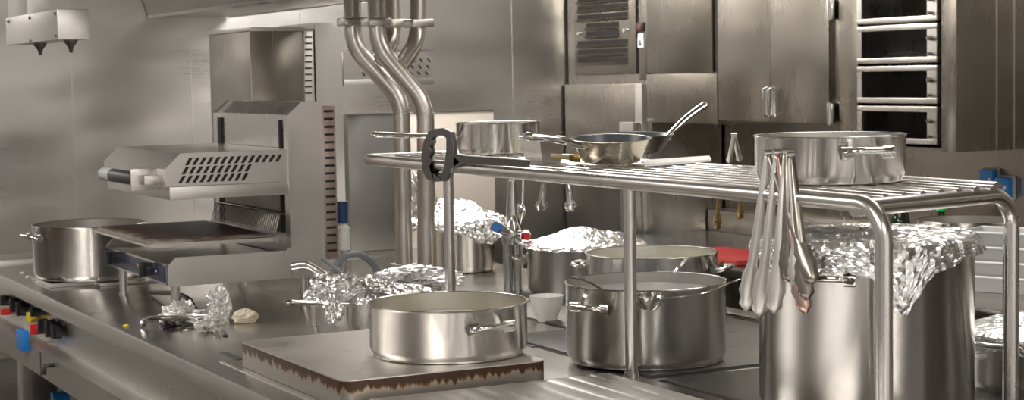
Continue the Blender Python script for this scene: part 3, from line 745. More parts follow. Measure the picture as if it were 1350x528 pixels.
b2 = atd(413, 365, 5.28); b.tube([(b2.x, b2.y, ZT + .001), (b2.x, b2.y, b2.z + .005)], .0105, 12); b.disc((b2.x, b2.y, zat(413, 388, b2.x, b2.y)), .014, (0, 0, 1), .02)
tag(b.build('gas_pipe', M_tube), 'steel supply pipe with elbow standing beside the grill column', 'pipe')
b = MB(); b.tube(smoothpath([atd(425, 342, 5.45), atd(450, 360, 5.3), atd(472, 374, 5.25)], 6), .006, 10)
tag(b.build('drain_hose', M_hose), 'thin grey hose sloping across the foil', 'hose')
q = atd(435, 400, 5.45)
tag(MB().tube([(q.x, q.y, ZT + .001), (q.x, q.y, q.z + .06)], .009, 12).build('support_post', M_tube), 'thin upright steel post behind the saucepan handle', 'post')

# ================================================================= PIPES
def P(px, py, D=6.15): return atd(px, py, D)
pr = 10.0 * 6.15 / F * 1.15
# left assembly: main 465 -> 528 ; branch 519 (behind) joins at 497,80
def rounded(pts, rad=.06):
    out = [pts[0]]
    for i in range(1, len(pts) - 1):
        a = (pts[i - 1] - pts[i]); c = (pts[i + 1] - pts[i]); ra = min(rad, a.length * .45, c.length * .45)
        p0 = pts[i] + a.normalized() * ra; p2 = pts[i] + c.normalized() * ra
        for k in range(7):
            f = k / 6; out.append((1 - f) ** 2 * p0 + 2 * f * (1 - f) * pts[i] + f * f * p2)
    return out + [pts[-1]]
def ypipe(label, D, base, b1, b2, top, btop, bmid, join):
    P = lambda x, y, d=0: atd(x, y, D + d)
    t = thing('exhaust_pipe', label, 'pipe', (P(*base).x, P(*base).y, ZT), None); OO = Vector(t.location)
    up = lambda v: Vector((v.x, v.y, 2.1))
    tp_, bt = P(*top), P(*btop, .12)
    ba = P(*base)
    MB(OO).tube(rounded([ba, P(*b1), P(*b2), tp_, up(tp_)]), pr, 18).build('main_pipe', M_pipe, t)
    MB(OO).tube(rounded([P(*join), P(*bmid, .12), bt, up(bt)]), pr * .95, 18).build('branch_pipe', M_pipe, t)
    for v, nm in ((P(top[0], 29), 'coupling'), (P(btop[0], 31, .12), 'coupling')):
        b = MB(OO); b.box(v.x - .042, v.x + .042, v.y - .042, v.y + .042, v.z - .014, v.z + .014, .005); b.build(nm, M_steel, t)
    # welded collars
    b = MB(OO)
    for (x, y) in ((b1[0], b1[1] + 16), (base[0], 150)):
        v = P(x, y); b.disc(v, pr * 1.03, (0, 0, 1), .003, 18)
    b.build('weld_seam', M_tube, t)
    b = MB(OO); b.box(ba.x - .04, ba.x + .04, ba.y - .04, ba.y + .04, ZT + .001, ba.z + .012, .003); b.build('base_block', M_steel, t)
ypipe('left exhaust pipe, kinked twice, its branch joining from behind', 6.20, (533, 352), (529, 132), (466, 62), (464, 0), (518, 0), (518, 56), (494, 88))
ypipe('right exhaust pipe, kinked twice, its branch joining from the right', 6.05, (562, 358), (561, 138), (498, 62), (496, 0), (552, 0), (550, 56), (527, 88))

# ================================================================= TAP
tb = atd(677, 380, 6.0)
tap = thing('mixer_tap', 'tall chrome mixer tap with blue and red ended handles', 'tap', (tb.x, tb.y, ZT))
TO = Vector((tb.x, tb.y, ZT)); R_ = Vector((math.cos(YAW), -math.sin(YAW), 0))
def tz_(y): return zat(677, y, tb.x, tb.y)
b = MB(TO)
for s in (-1, 1):
    c = Vector((tb.x, tb.y, 0)) + R_ * .017 * s
    b.tube([(c.x, c.y, ZT + .002), (c.x, c.y, tz_(322))], .0165, 16)
b.build('column', M_polish, tap)
b = MB(TO); c = Vector((tb.x, tb.y, 0))
b.lathe([(0, tz_(322)), (.036, tz_(322)), (.040, tz_(312)), (.036, tz_(300)), (.022, tz_(292)), (.020, tz_(282)), (.016, tz_(258)), (.014, tz_(248)), (.012, tz_(238)), (0, tz_(236))], (tb.x, tb.y, 0), 24)
b.build('body', M_polish, tap)
b = MB(TO); k0 = Vector((tb.x, tb.y, tz_(250)))
b.tube(smoothpath([k0, k0 + Vector((0, 0, .05)) + R_ * .01, k0 + Vector((0, 0, .058)) + R_ * .06, k0 + R_ * .09 + Vector((0, 0, .03))], 6), .009, 10); b.build('spout', M_polish, tap)
for px, py, s, mt in ((655, 300, -1, M_blue), (694, 312, 1, M_red)):
    v = atd(px, py, 5.93); a0 = Vector((tb.x, tb.y, tz_(310)))
    b = MB(TO); d = (v - a0).normalized(); b.tube([a0 + d * .02, a0 + d * .045, v - d * .004], [.016, .02, .023], 16); hn = b.build('handle', M_polish, tap)
    b = MB(TO); n = (Vector((0, 0, CZ)) - v).normalized() * .7 + d; n.normalize(); b.disc(v - n * .002, .0125 if s > 0 else .018, n, .010, 16); tag(b.build('cap', mt, hn), 'red hot cap' if s > 0 else 'blue cold cap')

# ================================================================= SMALL THINGS ON THE ISLAND
# cup
p = onz(721, 424, ZT + .001)
cup = thing('white_bowl', 'small white bowl standing between the casserole and the steaming pot', 'bowl', p)
MB().lathe([(0, 0), (.028, 0), (.029, .004), (.040, .03), (.048, .055), (.052, .079), (.049, .079), (.044, .052), (.034, .02), (0, .014)], seg=40).build('bowl', M_white, cup)
MB().lathe([(.0295, .003), (.030, .006), (.028, .006)], seg=40).build('foot_ring', M_white, cup)
# ladle in big pot
c = Vector((bigp.x, bigp.y, bigz))
def rim(px, py, dz=0): v = onz(px, py, bigz + dz); return v
ld = thing('ladle', 'steel ladle resting in the steaming pot, handle over the right rim', 'ladle', c)
b = MB(c); b.tube(smoothpath([rim(862, 396, -.02) , rim(925, 388, .004), rim(968, 371, .012), rim(1000, 362, .03)], 6), .0042, 8, flat=.6); b.build('shaft', M_polish, ld)
v = rim(856, 398, -.024); b = MB(c); b.lathe([(0, -.022), (.02, -.018), (.034, 0), (.037, .012), (.035, .012), (.03, 0), (0, -.018)], (v.x, v.y, v.z), 24); b.build('cup', M_polish, ld)
b = MB(); b.tube(smoothpath([rim(880, 372, -.03), rim(893, 355, .0) , rim(905, 341, .012)], 5), [.006] * 5 + [.0075] * 6, 10, flat=.6)
tag(b.build('spoon', M_polish), 'steel spoon handle sticking up out of the steaming pot', 'spoon')
b = MB(); b.tube(smoothpath([rim(755, 366, .006), rim(772, 370, .003), rim(795, 383, -.03)], 5), .006, 10, flat=.5)
tag(b.build('spatula', M_iron), 'dark spatula handle leaning on the left rim of the steaming pot', 'spatula')
# foil scraps by the grill
for (px, py, sx, sy, szz, rt, sd, nm, lb) in ((238, 414, .018, .045, .030, .9, 1, 'foil_scrap', 'narrow bent foil strip lying left of the other scraps'), (262, 408, .04, .014, .012, 0, 2, 'foil_scrap', 'thin foil strip linking the crumpled scraps'),
        (290, 414, .03, .03, .055, .3, 3, 'foil_scrap', 'tall upright crumpled foil scrap near the grill leg'), (277, 425, .035, .022, .022, .4, 4, 'foil_scrap', 'low crumpled foil scrap in front of the upright one')):
    v = onz(px, py + 12, ZT); foil_lump(nm, lb, (v.x, v.y, ZT + szz * .8), sx, sy, szz, sd + 20, .013, sub=5, rot=rt, m=M_foil2)
v = onz(323, 426, ZT)
sh = foil_lump('scallop_shell', '', (v.x, v.y, ZT + .018), .038, .032, .022, 31, .006, sub=4, m=M_bread); sh['label'] = 'pale shell shaped crust beside the foil scraps'; sh['category'] = 'food'
v = onz(228, 433, ZT)
tag(foil_lump('burnt_crumbs', '', (v.x, v.y, ZT + .008), .024, .018, .012, 33, .02, sub=4, m=M_iron), 'charred crumb pile in front of the narrow foil strip', 'crumbs')
b = MB(); b.tube(smoothpath([onz(188, 431, ZT + .006), onz(190, 424, ZT + .026), onz(200, 421, ZT + .028), onz(240, 420, ZT + .018), onz(300, 419, ZT + .012)], 5), .011, 8, flat=.3)
tag(b.build('flat_spatula', M_polish), 'bent flat steel spatula lying under the foil scraps', 'spatula')
for k, (px, py, mt) in enumerate(((166, 431, M_yel), (245, 437, M_bread), (297, 444, M_iron), (36, 366, M_white), (29, 361, M_white), (50, 373, M_white))):
    v = onz(px, py, ZT); foil_lump('food_crumb', '', (v.x, v.y, ZT + .003), .008, .006, .0035, k + 50, .004, sub=2, m=mt)
    o = C.objects[-1]; o['label'] = ['yellow food crumb on the counter below the grill', 'pale food crumb in front of the foil scraps', 'dark food crumb in front of the foil scraps', 'white crumb in the middle of three left of the pot', 'white crumb nearest the wall, left of the pot', 'white crumb closest to the left pot base'][k]; o['category'] = 'crumb'

# ================================================================= RACK THINGS
# knuckle handled blade lying along the front tube
kt = thing('knuckle_scraper', 'dark cast metal scraper with knuckle handle on the rack front tube', 'scraper', (XR0, 4.7, ZS))
KO = Vector((XR0, 4.7, ZS)); xk = XR0 - .022
def K(px, py): return onx(px, py, xk)
outer = [(573, 170), (584, 169), (594, 174), (597, 190), (598, 206), (606, 214), (596, 222), (590, 232), (585, 239), (572, 240), (562, 236), (557, 226), (555, 206), (558, 188), (564, 174)]
inner = [(574, 179), (583, 178), (588, 183), (588, 198), (586, 215), (584, 226), (578, 230), (570, 228), (566, 220), (569, 213), (565, 208), (569, 200), (566, 194), (570, 188), (569, 183)]
b = MB(KO); n = len(outer); A = []; 
for off in (0, .014):
    A.append(([b.bm.verts.new(K(*q) + Vector((off, 0, 0))) for q in outer], [b.bm.verts.new(K(*q) + Vector((off, 0, 0))) for q in inner]))
for s_, (o_, i_) in enumerate(A):
    for k in range(n):
        k2 = (k + 1) % n; b.bm.faces.new((o_[k], o_[k2], i_[k2], i_[k]))
for k in range(n):
    k2 = (k + 1) % n
    b.bm.faces.new((A[0][0][k], A[1][0][k], A[1][0][k2], A[0][0][k2])); b.bm.faces.new((A[0][1][k], A[0][1][k2], A[1][1][k2], A[1][1][k]))
kh = b.build('knuckle_handle', M_iron, kt)
mod = kh.modifiers.new('bevel', 'BEVEL'); mod.width = .003; mod.segments = 2
pp = [K(598, 203), K(612, 206), K(695, 212), K(694, 221), K(612, 216), K(598, 222)]
MB(KO).prism(pp, (.01, 0, 0)).build('blade', M_iron, kt)
MB(KO).prism([K(600, 203), K(612, 205), K(695, 211), K(695, 212.5), K(612, 206.5), K(600, 205)], (.014, 0, 0)).build('spine', M_tube, kt)
# small container with brush
p = onz(716, 214, ZS); 
ct = thing('small_steel_container', 'small steel container with sloped sides behind the scraper blade', 'container', (p.x, p.y, ZS), rotz=0)
b = MB(); w0, w1, l0, l1, hh_ = .030, .044, .05, .062, .072
bo = [(-w0, -l0, 0), (w0, -l0, 0), (w0, l0, 0), (-w0, l0, 0)]; to = [(-w1, -l1, hh_), (w1, -l1, hh_), (w1, l1, hh_), (-w1, l1, hh_)]
vb = [b.bm.verts.new(Vector(q)) for q in bo]; vt = [b.bm.verts.new(Vector(q)) for q in to]
vi = [b.bm.verts.new(Vector((q[0] * .95, q[1] * .97, hh_))) for q in to]; vj = [b.bm.verts.new(Vector((q[0] * .93, q[1] * .96, .004))) for q in bo]
b.bm.faces.new(vb[::-1]); b.bm.faces.new(vj)
for k in range(4):
    k2 = (k + 1) % 4
    b.bm.faces.new((vb[k], vb[k2], vt[k2], vt[k])); b.bm.faces.new((vt[k], vt[k2], vi[k2], vi[k])); b.bm.faces.new((vi[k], vi[k2], vj[k2], vj[k]))
b.build('tub', M_steelv, ct)
b = MB(); b.tube([(w1, -l1, hh_), (w1, l1, hh_), (-w1, l1, hh_), (-w1, -l1, hh_)], .003, 8, cyc=True); b.build('rim', M_tube, ct)
v = atd(741, 206, D_of(p) - .12)
br = thing('pastry_brush', 'pale wooden brush lying between container and frying pan', 'brush', (v.x, v.y, ZS))
d = R_ * .04
MB().tube([Vector((0, 0, .022)) - d * .8, Vector((0, 0, .018)) + d * .5], .011, 10, flat=.7).build('wooden_block', M_wood, br)
MB().tube([Vector((0, 0, .017)) + d * .5, Vector((0, 0, .014)) + d * 1.3], [.012, .016], 10, flat=.8).build('bristles', M_gold, br)
# flat white lifter on shelf
b = MB(); pts = [onz(px, py, ZS) for px, py in ((846, 214), (935, 208), (938, 213), (850, 220))]
b.prism(pts, (0, 0, .006)); tag(b.build('flat_steel_slice', M_white), 'long pale flat slice lying on the rack behind the frying pans', 'utensil')
# standing tongs on shelf
def tongs(name, label, top, e1, e2, m1=None, m2=None, w=.0088, group=None, head=.020):
    top, e1, e2 = Vector(top), Vector(e1), Vector(e2)
    t = thing(name, label, 'tongs', top, group)
    vd = (Vector((0, 0, CZ)) - top).normalized()
    for e, mm in ((e1, m1), (e2, m2)):
        L_ = e - top; nseg = 22; bb = MB(top)
        sd = L_.normalized().cross(vd).normalized(); nn = sd.cross(L_.normalized()).normalized()
        cols = []
        for i in range(nseg + 1):
            f = i / nseg; ww = w * (.75 + .35 * min(1, f * 2))
            if f > .72:
                g = (f - .72) / .28; ww = w * 1.1 + (head - w * 1.1) * math.sin(PI * min(1, g * 1.02) ** .75) ** .7 if g < .98 else w * .6
                ww += .0022 * (1 if i % 2 else -1) if g > .3 else 0
            c_ = top + L_ * f + nn * .012 * math.sin(PI * f)
            ed = .006 if f < .72 else .009
            cols.append([bb.bm.verts.new(c_ + sd * ww * u - nn * ed * abs(u) ** 2.2) for u in (-1, -.85, -.5, 0, .5, .85, 1)])
        for i in range(nseg):
            for k in range(6): bb.bm.faces.new((cols[i][k], cols[i][k + 1], cols[i + 1][k + 1], cols[i + 1][k])).smooth = True
        o = bb.build('arm', mm or M_polish, t, recalc=False)
        md = o.modifiers.new('thickness', 'SOLIDIFY'); md.thickness = .0014; md.offset = 0
    bb = MB(top); bb.tube([top - vd.cross(Vector((0, 0, 1))).normalized() * .008, top + vd.cross(Vector((0, 0, 1))).normalized() * .008], .006, 10); bb.build('pivot', M_polish, t)
    return t
M_tongw = mat('tongs_satin_steel', (.78, .75, .72), .40, 1)
M_tongd = mat('tongs_dark_steel', (.34, .31, .27), .34, 1)
M_tongr = mat('tongs_copper_tint', (.66, .46, .38), .3, 1)
FX = XR0 - .026; BX = XR0 + .008
g_ = 'tongs hanging over the rack front tube'
lst = [((1013, 201), (983, 412), (1072, 372), M_tongw, M_tongd, 'satin steel tongs at the left of the hanging bunch, splayed widest', 0),
       ((1025, 200), (1000, 419), (1062, 413), M_tongw, M_tongr, 'satin tongs with copper tinted rear arm, second from left in the bunch', .006),
       ((1037, 199), (1020, 414), (1042, 372), M_tongw, M_tongd, 'brightest satin tongs, third from left in the bunch', .012),
       ((1043, 203), (1053, 384), (1064, 395), M_tongw, M_tongd, 'nearly upright satin tongs at the right of the bunch', -.004)]
for tpx, a1, a2, m1, m2, lb, k in lst:
    top = onx(tpx[0], tpx[1], XR0 - .004 - k * .3)
    e1 = onx(a1[0], a1[1], FX - .01 - k); e2 = onx(a2[0], a2[1], XR0 - .030)
    tongs('kitchen_tongs', lb, top, e1, e2, m1, m2, group=g_)
q = onz(968, 214, ZS + .012)
v0 = zat(968, 178, q.x, q.y)
tongs('kitchen_tongs', 'pale tongs standing upside down through the shelf bars behind the rack', (q.x, q.y, v0), onz(961, 216, ZS), onz(976, 214, ZS), M_tongw, M_tongw, w=.006, head=.0075)
for px, lb in ((948, 'brass toned tongs tip hanging under the rack, left of the pair'), (978, 'brass toned tongs tip hanging under the rack beside the tongs bunch')):
    tp0 = onx(px, 243, XR0 + .45); tp0.z = ZR - .002
    e = onx(px - 1, 305 if px < 960 else 290, XR0 + .45)
    t_ = tongs('serving_tongs', lb, tp0, e + Vector((-.006, 0, 0)), e + Vector((.006, .01, 0)), M_gold, M_gold, w=.003, head=.0085)
for px, px2, lb in ((718, 714, 'steel tongs with scalloped tip hanging under the rack, left one'), (748, 754, 'steel tongs with scalloped tip hanging under the rack, right one')):
    tp0 = onx(px, 232, XR0 + .06)
    e = onx(px2, 279, XR0 + .06)
    tongs('serving_tongs', lb, tp0, e + Vector((-.004, 0, 0)), e + Vector((.004, .01, 0)), M_polish, M_polish, w=.007, head=.016)
hs = thing('slotted_spoon', 'steel serving spoon hanging from the rack beside the tap', 'spoon', onx(690, 235, XR0 + .02))
HS = Vector(hs.location); a = onx(690, 222, XR0 + .02); e = onx(689, 268, XR0 + .02); z2 = onx(686, 296, XR0 + .02)
MB(HS).tube([a, e], .0035, 8).build('shaft', M_polish, hs)
b = MB(HS); b.tube(smoothpath([e, (e + z2) / 2 + Vector((0, 0, .01)), z2], 6), [.004, .009, .015, .019, .021, .021, .021, .02, .018, .015, .011, .006, .003], 12, flat=.4); b.build('spoon_bowl', M_polish, hs)

# ================================================================= RIGHT WALL UNITS
def XP(px, py): return onx(px, py, XC)
def unit(name, label, cat, y): return thing(name, label, cat, (XC, y, 0))
def panelx(b, y0, y1, z0, z1, x0, x1, bev=.003): return b.box(x0, x1, min(y0, y1), max(y0, y1), z0, z1, bev)
# tall refrigerator with louvre grille
u1 = unit('refrigerator', 'tall steel refrigerator with louvred grille in the far corner', 'refrigerator', 7.2); UO = Vector(u1.location)
yA = YE - .02; yB = XP(853, 50).y
b = MB(UO); b.box(XC + .02, XW - .01, yB, yA, .001, 2.35, .003); b.build('carcass', M_cab, u1)
l0, l1 = XP(757, 50).y, XP(838, 50).y; zl0 = XP(800, 98).z
b = MB(UO); panelx(b, l0, l1, zl0, 2.34, XC, XC + .02); gr = b.build('grille_panel', M_cab, u1)
zrow = [XP(795, y).z for y in (0, 13, 25, 60, 71, 84)]
for i_, y_ in enumerate((-22, -10, 2, 13, 25, 37, 48, 60, 72, 83)):
    zz = XP(793, y_).z; short = i_ in (5, 6)
    ya, yb = (XP(773, y_).y, XP(816, y_).y) if short else (XP(762, y_).y, XP(828, y_).y)
    b = MB(UO); b.prism([(XC, ya, zz), (XC - .016, ya, zz + .004), (XC - .014, ya, zz), (XC - .001, ya, zz - .012)], (0, yb - ya, 0)); b.build('louvre', M_cab, gr)
    b = MB(UO); b.box(XC - .0025, XC - .0005, yb, ya, zz + .001, zz + .026); b.build('louvre_opening', M_dark, gr)
b = MB(UO)
for px, py in ((765, 44), (825, 40)):
    q = XP(px, py); b.disc(q, .010, (-1, 0, 0), .014, 14)
b.build('turn_catch', M_polish, gr)
b = MB(UO); panelx(b, XP(841, 50).y, yB, XP(800, 106).z, 2.34, XC + .004, XC + .02); sd_ = b.build('control_strip', M_cab, u1)
q = XP(844, 36); b = MB(UO); b.box(XC - .004, XC + .004, q.y - .03, q.y + .03, q.z - .022, q.z + .022, .002); sw = b.build('switch', M_black, u1)
b = MB(UO); b.box(XC - .007, XC - .003, q.y - .01, q.y + .012, q.z - .012, q.z + .012, .001); tag(b.build('rocker', mat('dark_red_rocker', (.25, .03, .03), .3), sw), 'dark red rocker')
b = MB(UO)
q = XP(844, 47); b.box(XC + .001, XC + .0045, q.y - .022, q.y + .022, q.z - .010, q.z + .010)
q = XP(844, 56); b.box(XC + .001, XC + .0045, q.y - .025, q.y + .025, q.z - .024, q.z + .022)
tag(b.build('sticker', M_white, u1), 'white stickers under the switch')
q = XP(844, 56); b = MB(UO); b.box(XC - .0005, XC + .0012, q.y - .009, q.y + .010, q.z - .014, q.z - .006); b.box(XC - .0005, XC + .0012, q.y - .003, q.y + .006, q.z - .006, q.z + .010); b.build('sticker_mark', M_black, u1)
b = MB(UO); panelx(b, yA, XP(838, 150).y, .75, XP(800, 111).z, XC - .004, XC + .02, .006); b.build('lower_door', M_cab, u1)
b = MB(UO); y0_ = XP(838.5, 150).y; y1_ = XP(848, 150).y; zt_ = XP(845, 110).z
b.box(XC - .008, XC + .02, y1_, y0_, .75, zt_, .008); b.build('door_edge', M_steelv, u1)
# panelled upper cabinet
u2 = unit('wall_cabinet', 'plain steel wall cabinet between refrigerator and double doored cupboard', 'cabinet', 6.4); UO = Vector(u2.location)
yC = XP(946, 50).y
zs = XP(900, 97).z; zb = XP(900, 163).z
b = MB(UO); b.box(XC + .012, XW - .01, yC, yB - .004, zb, 2.35, .002); b.build('carcass', M_cab, u2)
b = MB(UO); panelx(b, yB - .006, XP(940, 50).y, zs + .003, 2.34, XC - .004, XC + .012); b.build('door', mat('dark_mirror_steel', (.30, .28, .245), .26, 1, brush=(60, 60, 2), rv=.05, bump=.03, wave=.006), u2)
b = MB(UO); panelx(b, yB - .006, XP(948, 130).y, zb + .002, zs - .002, XC - .010, XC + .012); b.build('lower_flap', M_cab, u2)
# double doored cupboard
u3 = unit('wall_cupboard', 'steel wall cupboard with two doors and bar handles', 'cupboard', 5.8); UO = Vector(u3.location)
yD = XP(1103, 50).y; zc_ = XP(1018, 162).z
b = MB(UO); b.box(XC + .012, XW - .01, yD, yC - .012, zc_, 2.35, .002); b.build('carcass', M_cab, u3)
ym = XP(1019, 80).y
for ya, yb, hy in ((yC - .018, ym + .001, ym + .022), (ym - .001, yD + .035, ym - .022)):
    b = MB(UO); panelx(b, ya, yb, zc_ + .004, 2.34, XC - .012, XC + .012); dr = b.build('door', M_cab, u3)
    za_, zb_ = XP(1018, 116).z, XP(1018, 153).z
    b = MB(UO); b.tube([(XC - .012, hy, za_), (XC - .04, hy, za_ - .004), (XC - .04, hy, zb_ + .004), (XC - .012, hy, zb_)], .006, 8); b.box(XC - .016, XC - .012, hy - .016, hy + .016, zb_ - .005, za_ + .005); b.build('handle', M_polish, dr)
for py in (12, 150):
    z = XP(1099, py).z; y = XP(1099, py).y
    b = MB(UO); b.box(XC - .02, XC - .001, y - .018, y + .018, z - .04, z + .04, .002); b.tube([(XC - .022, y, z - .045), (XC - .022, y, z + .045)], .007, 10); b.build('hinge', M_polish, u3)
b = MB(UO); b.box(XC - .002, XC + .012, yC - .012, yC + .012, zc_, 2.34); b.build('side_gap', M_dark, u3)
# drawer tower with glass fronts
u4 = unit('glass_drawer_unit', 'wall mounted steel unit with four glass fronted drawers', 'drawer unit', 5.2); UO = Vector(u4.location)
yE_, yF = XP(1106, 50).y, XP(1261, 50).y; z0 = XP(1240, 200).z
yl_, yr_ = XP(1133, 60).y, XP(1238, 60).y
b = MB(UO)
b.box(XC, XW - .01, yl_ + .01, yE_, z0, 2.35, .002); b.box(XC, XW - .01, yF, yr_ - .012, z0, 2.35, .002)
b.box(XC, XW - .01, yr_ - .012, yl_ + .01, z0, XP(1180, 193).z); b.box(XW - .05, XW - .01, yr_, yl_, z0, 2.35); b.build('carcass', M_cab, u4)
rows = [(-50, -20), (-15, 31), (34, 84), (88, 137), (141, 190)]
for (a_, c_) in rows:
    zt2, zb2 = XP(1182, a_ - 1).z, XP(1182, c_ - 1).z
    fz = .020; fw = .03
    b = MB(UO)
    b.box(XC - .012, XC + .012, yr_, yl_, zt2 - fz, zt2, .002); b.box(XC - .012, XC + .012, yr_, yl_, zb2, zb2 + fz, .002)
    b.box(XC - .012, XC + .012, yl_ - fw * .9, yl_, zb2 + fz, zt2 - fz); b.box(XC - .012, XC + .012, yr_, yr_ + fw * 1.7, zb2 + fz, zt2 - fz)
    df = b.build('drawer', M_steel, u4)
    MB(UO).box(XC - .003, XC + .001, yr_ + fw * 1.7, yl_ - fw * .9, zb2 + fz, zt2 - fz).build('glass', M_glass, df)
    b = MB(UO); b.box(XC + .012, XW - .08, yr_ + .02, yl_ - .02, zb2 - .002, zb2 + .004); b.box(XC + .2, XC + .21, yr_ + .15, yr_ + .17, zb2 + .004, zt2); b.build('drawer_box', M_iron, df)
    for dz in (.62, .22):
        zz = zb2 + (zt2 - zb2) * dz; y = yr_ + .028
        b = MB(UO); b.disc((XC - .012, y, zz), .006 if dz < .5 else .009, (-1, 0, 0), .018, 10); b.build('catch', M_iron, df)
b = MB(UO)
for px in (1314, 1337):
    x = ony(px, 60, yF).x; b.box(x - .0025, x + .0025, yF - .003, yF, z0, 2.3)
b.build('side_seam', M_tube, u4)
# cloth inside second drawer
v = onx(1195, 74, XC + .14)
tag(foil_lump('folded_cloth', '', (v.x, v.y, XP(1182, 83).z + .022), .05, .09, .018, 61, .008, sub=4, m=M_white), 'pale folded cloth inside the second glass drawer', 'cloth')

# wall post and lower ledge seen under the rack
tag(MB().box(XC - .055, XC - .012, XP(849, 300).y, XP(831, 300).y, .905, zb + .0, .003).build('steel_post', M_steel), 'upright steel post on the back counter below the wall cabinet', 'post')
# back counter along the right wall
bc = thing('back_counter', 'steel side counter along the right hand wall', 'kitchen counter', (4.2, 5, 0)); BO = Vector((4.2, 5, 0))
MB(BO).box(3.80, XW - .001, 1.0, yB - .01, .86, ZT, .004).build('worktop', M_counter, bc)
MB(BO).box(3.86, XW - .001, 1.0, yB - .01, .1, .859).build('cabinet_body', M_cab, bc)
q = XP(900, 275)
MB(BO).box(XW - .10, XW - .001, 4.2, yB - .01, ZT + .001, ZT + .10, .004).build('upstand', M_steel, bc)
q = onz(930, 334, ZT + .012)
tag(MB().box(3.84, 4.12, 5.52, 6.02, ZT + .001, ZT + .022, .006).build('chopping_board', M_redtray), 'red chopping board lying on the back counter', 'chopping board')

# things on the back counter
p = atd(1277, 330, 6.35); p.z = ZT + .001; r = 66 * D_of(p) / F
z = zat(1277, 289, p.x, p.y)
make_pot('stew_pot', 'empty steel pot on the back counter beside the grey crates', 'pot', p, r, z - p.z)
# stack of crates
v = onz(1322, 384, ZT + .001)
cx_, cy_ = v.x + .03, v.y - .0
hts = (zat(1322, 302, cx_, cy_) - ZT) / 4.2
for k in range(4):
    c = thing('grey_crate', '', 'crate', (cx_, cy_, ZT + .001 + k * hts * 1.0), 'stacked grey trays on the back counter', rotz=.42)
    c['label'] = ['bottom grey plastic tray of the stack on the back counter', 'second grey plastic tray from the bottom of the stack', 'third grey plastic tray from the bottom, below the top one', 'topmost grey plastic tray of the stack by the wall'][k]
    b = MB(); w0, l0, hh2 = .09, .13, hts * 1.05
    w1, l1 = w0 + .012, l0 + .012
    bo = [(-w0, -l0, 0), (w0, -l0, 0), (w0, l0, 0), (-w0, l0, 0)]; to = [(-w1, -l1, hh2), (w1, -l1, hh2), (w1, l1, hh2), (-w1, l1, hh2)]
    vb = [b.bm.verts.new(Vector(q)) for q in bo]; vt = [b.bm.verts.new(Vector(q)) for q in to]
    vi = [b.bm.verts.new(Vector((q[0] * .96, q[1] * .97, hh2))) for q in to]; vj = [b.bm.verts.new(Vector((q[0] * .95, q[1] * .96, hh2 - .03 if k == 3 else .004))) for q in bo]
    b.bm.faces.new(vb[::-1]); b.bm.faces.new(vj)
    for j in range(4):
        j2 = (j + 1) % 4
        b.bm.faces.new((vb[j], vb[j2], vt[j2], vt[j])); b.bm.faces.new((vt[j], vt[j2], vi[j2], vi[j])); b.bm.faces.new((vi[j], vi[j2], vj[j2], vj[j]))
    b.build('tray', M_grey, c)
    b = MB(); b.tube([Vector(q) for q in to], .004, 6, cyc=True); b.build('lip', M_white, c)
# bottles
def bottle(label, px, py_base_z, D, h, r, mcap, mbody):
    v = atd(px, 300, D); t = thing('bottle', label, 'bottle', (v.x, v.y, ZT + .001))
    MB().lathe([(0, 0), (r, 0), (r, h * .55), (r * .8, h * .66), (r * .38, h * .78), (r * .36, h * .87), (0, h * .87)], seg=24).build('body', mbody, t)
    MB().lathe([(0, h * .87), (r * .55, h * .87), (r * .55, h), (0, h)], seg=20).build('cap', mcap, t)
v = atd(1186, 300, 6.2); bottle('dark glass bottle on the back counter behind the stockpot', 1186, 0, 6.2, zat(1186, 240, v.x, v.y) - ZT, .04, M_black, M_bottle)
v = atd(1241, 300, 6.75); bottle('bottle with a bright green cap behind the empty pot', 1241, 0, 6.75, zat(1241, 269, v.x, v.y) - ZT, .034, M_green, M_bottle)
# sockets
for px, py, lb in ((1309, 237, 'blue wall socket partly hidden behind the rack corner'), (1329, 247, 'blue wall socket with hinged lid right of the rack corner')):
    q = onx(px, py, XW)
    s = thing('wall_socket', lb, 'socket', (q.x - .001, q.y, q.z))
    MB().box(-.012, 0, -.045, .045, -.045, .045, .004).build('grey_frame', M_grey, s)
    MB().box(-.035, -.012, -.037, .037, -.038, .038, .005).build('lid', M_blue, s)
    MB().box(-.040, -.0352, -.028, -.016, -.006, .008, .001).build('catch', M_white, s)

# ================================================================= TOP LEFT SPRAY ARM
q = atd(55, 32, 5.0)
sa = thing('spray_arm', 'square steel duct arm with two nozzles hanging at the top left', 'duct', q)
A0 = atd(115, 32, 5.0)
xf = A0.x; 
# box running along Y: near face square
n0 = atd(75, 12, 5.0); n1_ = atd(114, 12, 5.0); n2 = atd(75, 52, 5.0)
sx_, sz2 = (n1_ - n0).length / math.cos(YAW) * .95, (n0 - n2).length
yN = n0.y; xN = n0.x; zN = n0.z
yF_ = onx(8, 40, xN).y
b = MB(q); b.box(xN, xN + sx_, yN, yF_, zN - sz2, zN, .002); b.build('duct_box', M_steelv, sa)
for y_, z_ in ((yN + .02, zN - .012), (yN + .02, zN - sz2 + .012), (yF_ - .04, zN - .012), ((yN + yF_) / 2, zN - .012), ((yN + yF_) / 2, zN - sz2 + .006)):
    MB(q).disc((xN, y_, z_), .005, (-1, 0, 0), .004, 10).build('screw', M_iron, sa)
for y_ in (yN + .02, (yN + yF_) / 2 + .06):
    b = MB(q); b.lathe([(0, -.001), (.02, -.001), (.02, -.006), (.008, -.022), (.006, -.03), (.004, -.038), (0, -.038)], (xN + sx_ * .45, y_, zN - sz2), 20); b.build('nozzle', M_iron, sa)
b = MB(q); b.box(xN + .005, xN + .075, yF_ - .30, yF_ - .02, zN, 2.68, .003); b.build('hanger', M_steelv, sa)

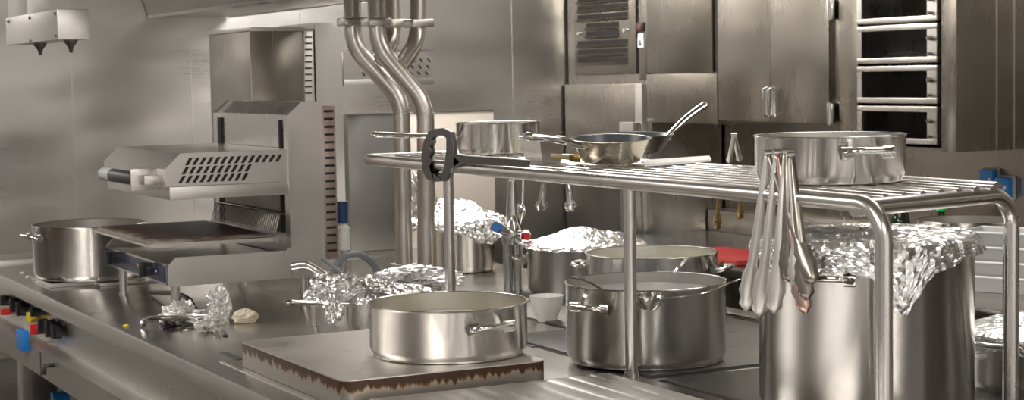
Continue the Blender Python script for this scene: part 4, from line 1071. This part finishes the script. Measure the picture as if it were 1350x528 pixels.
# ================================================================= STEAM over the boiling pot
MS = bpy.data.materials.new('thin_steam'); MS.use_nodes = True
def _steam():
    nt = MS.node_tree; nt.nodes.clear(); N = nt.nodes.new; L = nt.links.new
    out = N('ShaderNodeOutputMaterial'); v = N('ShaderNodeVolumeScatter'); v.inputs['Color'].default_value = (1, 1, 1, 1); v.inputs['Anisotropy'].default_value = .2
    tc = N('ShaderNodeTexCoord'); mp = N('ShaderNodeMapping'); mp.inputs['Scale'].default_value = (9, 9, 4.5); L(tc.outputs['Object'], mp.inputs[0])
    nz = N('ShaderNodeTexNoise'); nz.inputs['Scale'].default_value = 1; nz.inputs['Detail'].default_value = 3; nz.inputs['Distortion'].default_value = .6; L(mp.outputs[0], nz.inputs[0])
    r = N('ShaderNodeMapRange'); r.inputs['From Min'].default_value = .45; r.inputs['From Max'].default_value = .8; r.inputs['To Min'].default_value = 0; r.inputs['To Max'].default_value = 7.0; L(nz.outputs['Fac'], r.inputs[0])
    # soft towards the sides of the plume
    ln = N('ShaderNodeVectorMath'); ln.operation = 'LENGTH'; m2 = N('ShaderNodeMapping'); m2.inputs['Scale'].default_value = (5.2, 5.2, 3.6); L(tc.outputs['Object'], m2.inputs[0]); L(m2.outputs[0], ln.inputs[0])
    f = N('ShaderNodeMapRange'); f.inputs['From Min'].default_value = .25; f.inputs['From Max'].default_value = 1.0; f.inputs['To Min'].default_value = 1; f.inputs['To Max'].default_value = 0; L(ln.outputs['Value'], f.inputs[0])
    mu = N('ShaderNodeMath'); mu.operation = 'MULTIPLY'; L(r.outputs[0], mu.inputs[0]); L(f.outputs[0], mu.inputs[1])
    L(mu.outputs[0], v.inputs['Density']); L(v.outputs[0], out.inputs['Volume'])
_steam()
b = MB(); bmesh.ops.create_icosphere(b.bm, subdivisions=3, radius=1)
for v in b.bm.verts: v.co = Vector((v.co.x * .19, v.co.y * .19, v.co.z * .27))
st_ = b.build('steam', MS); st_.location = (bigp.x + .10, bigp.y + .16, bigz + .13)
tag(st_, 'thin steam rising from the boiling pot', 'steam', kind='stuff')
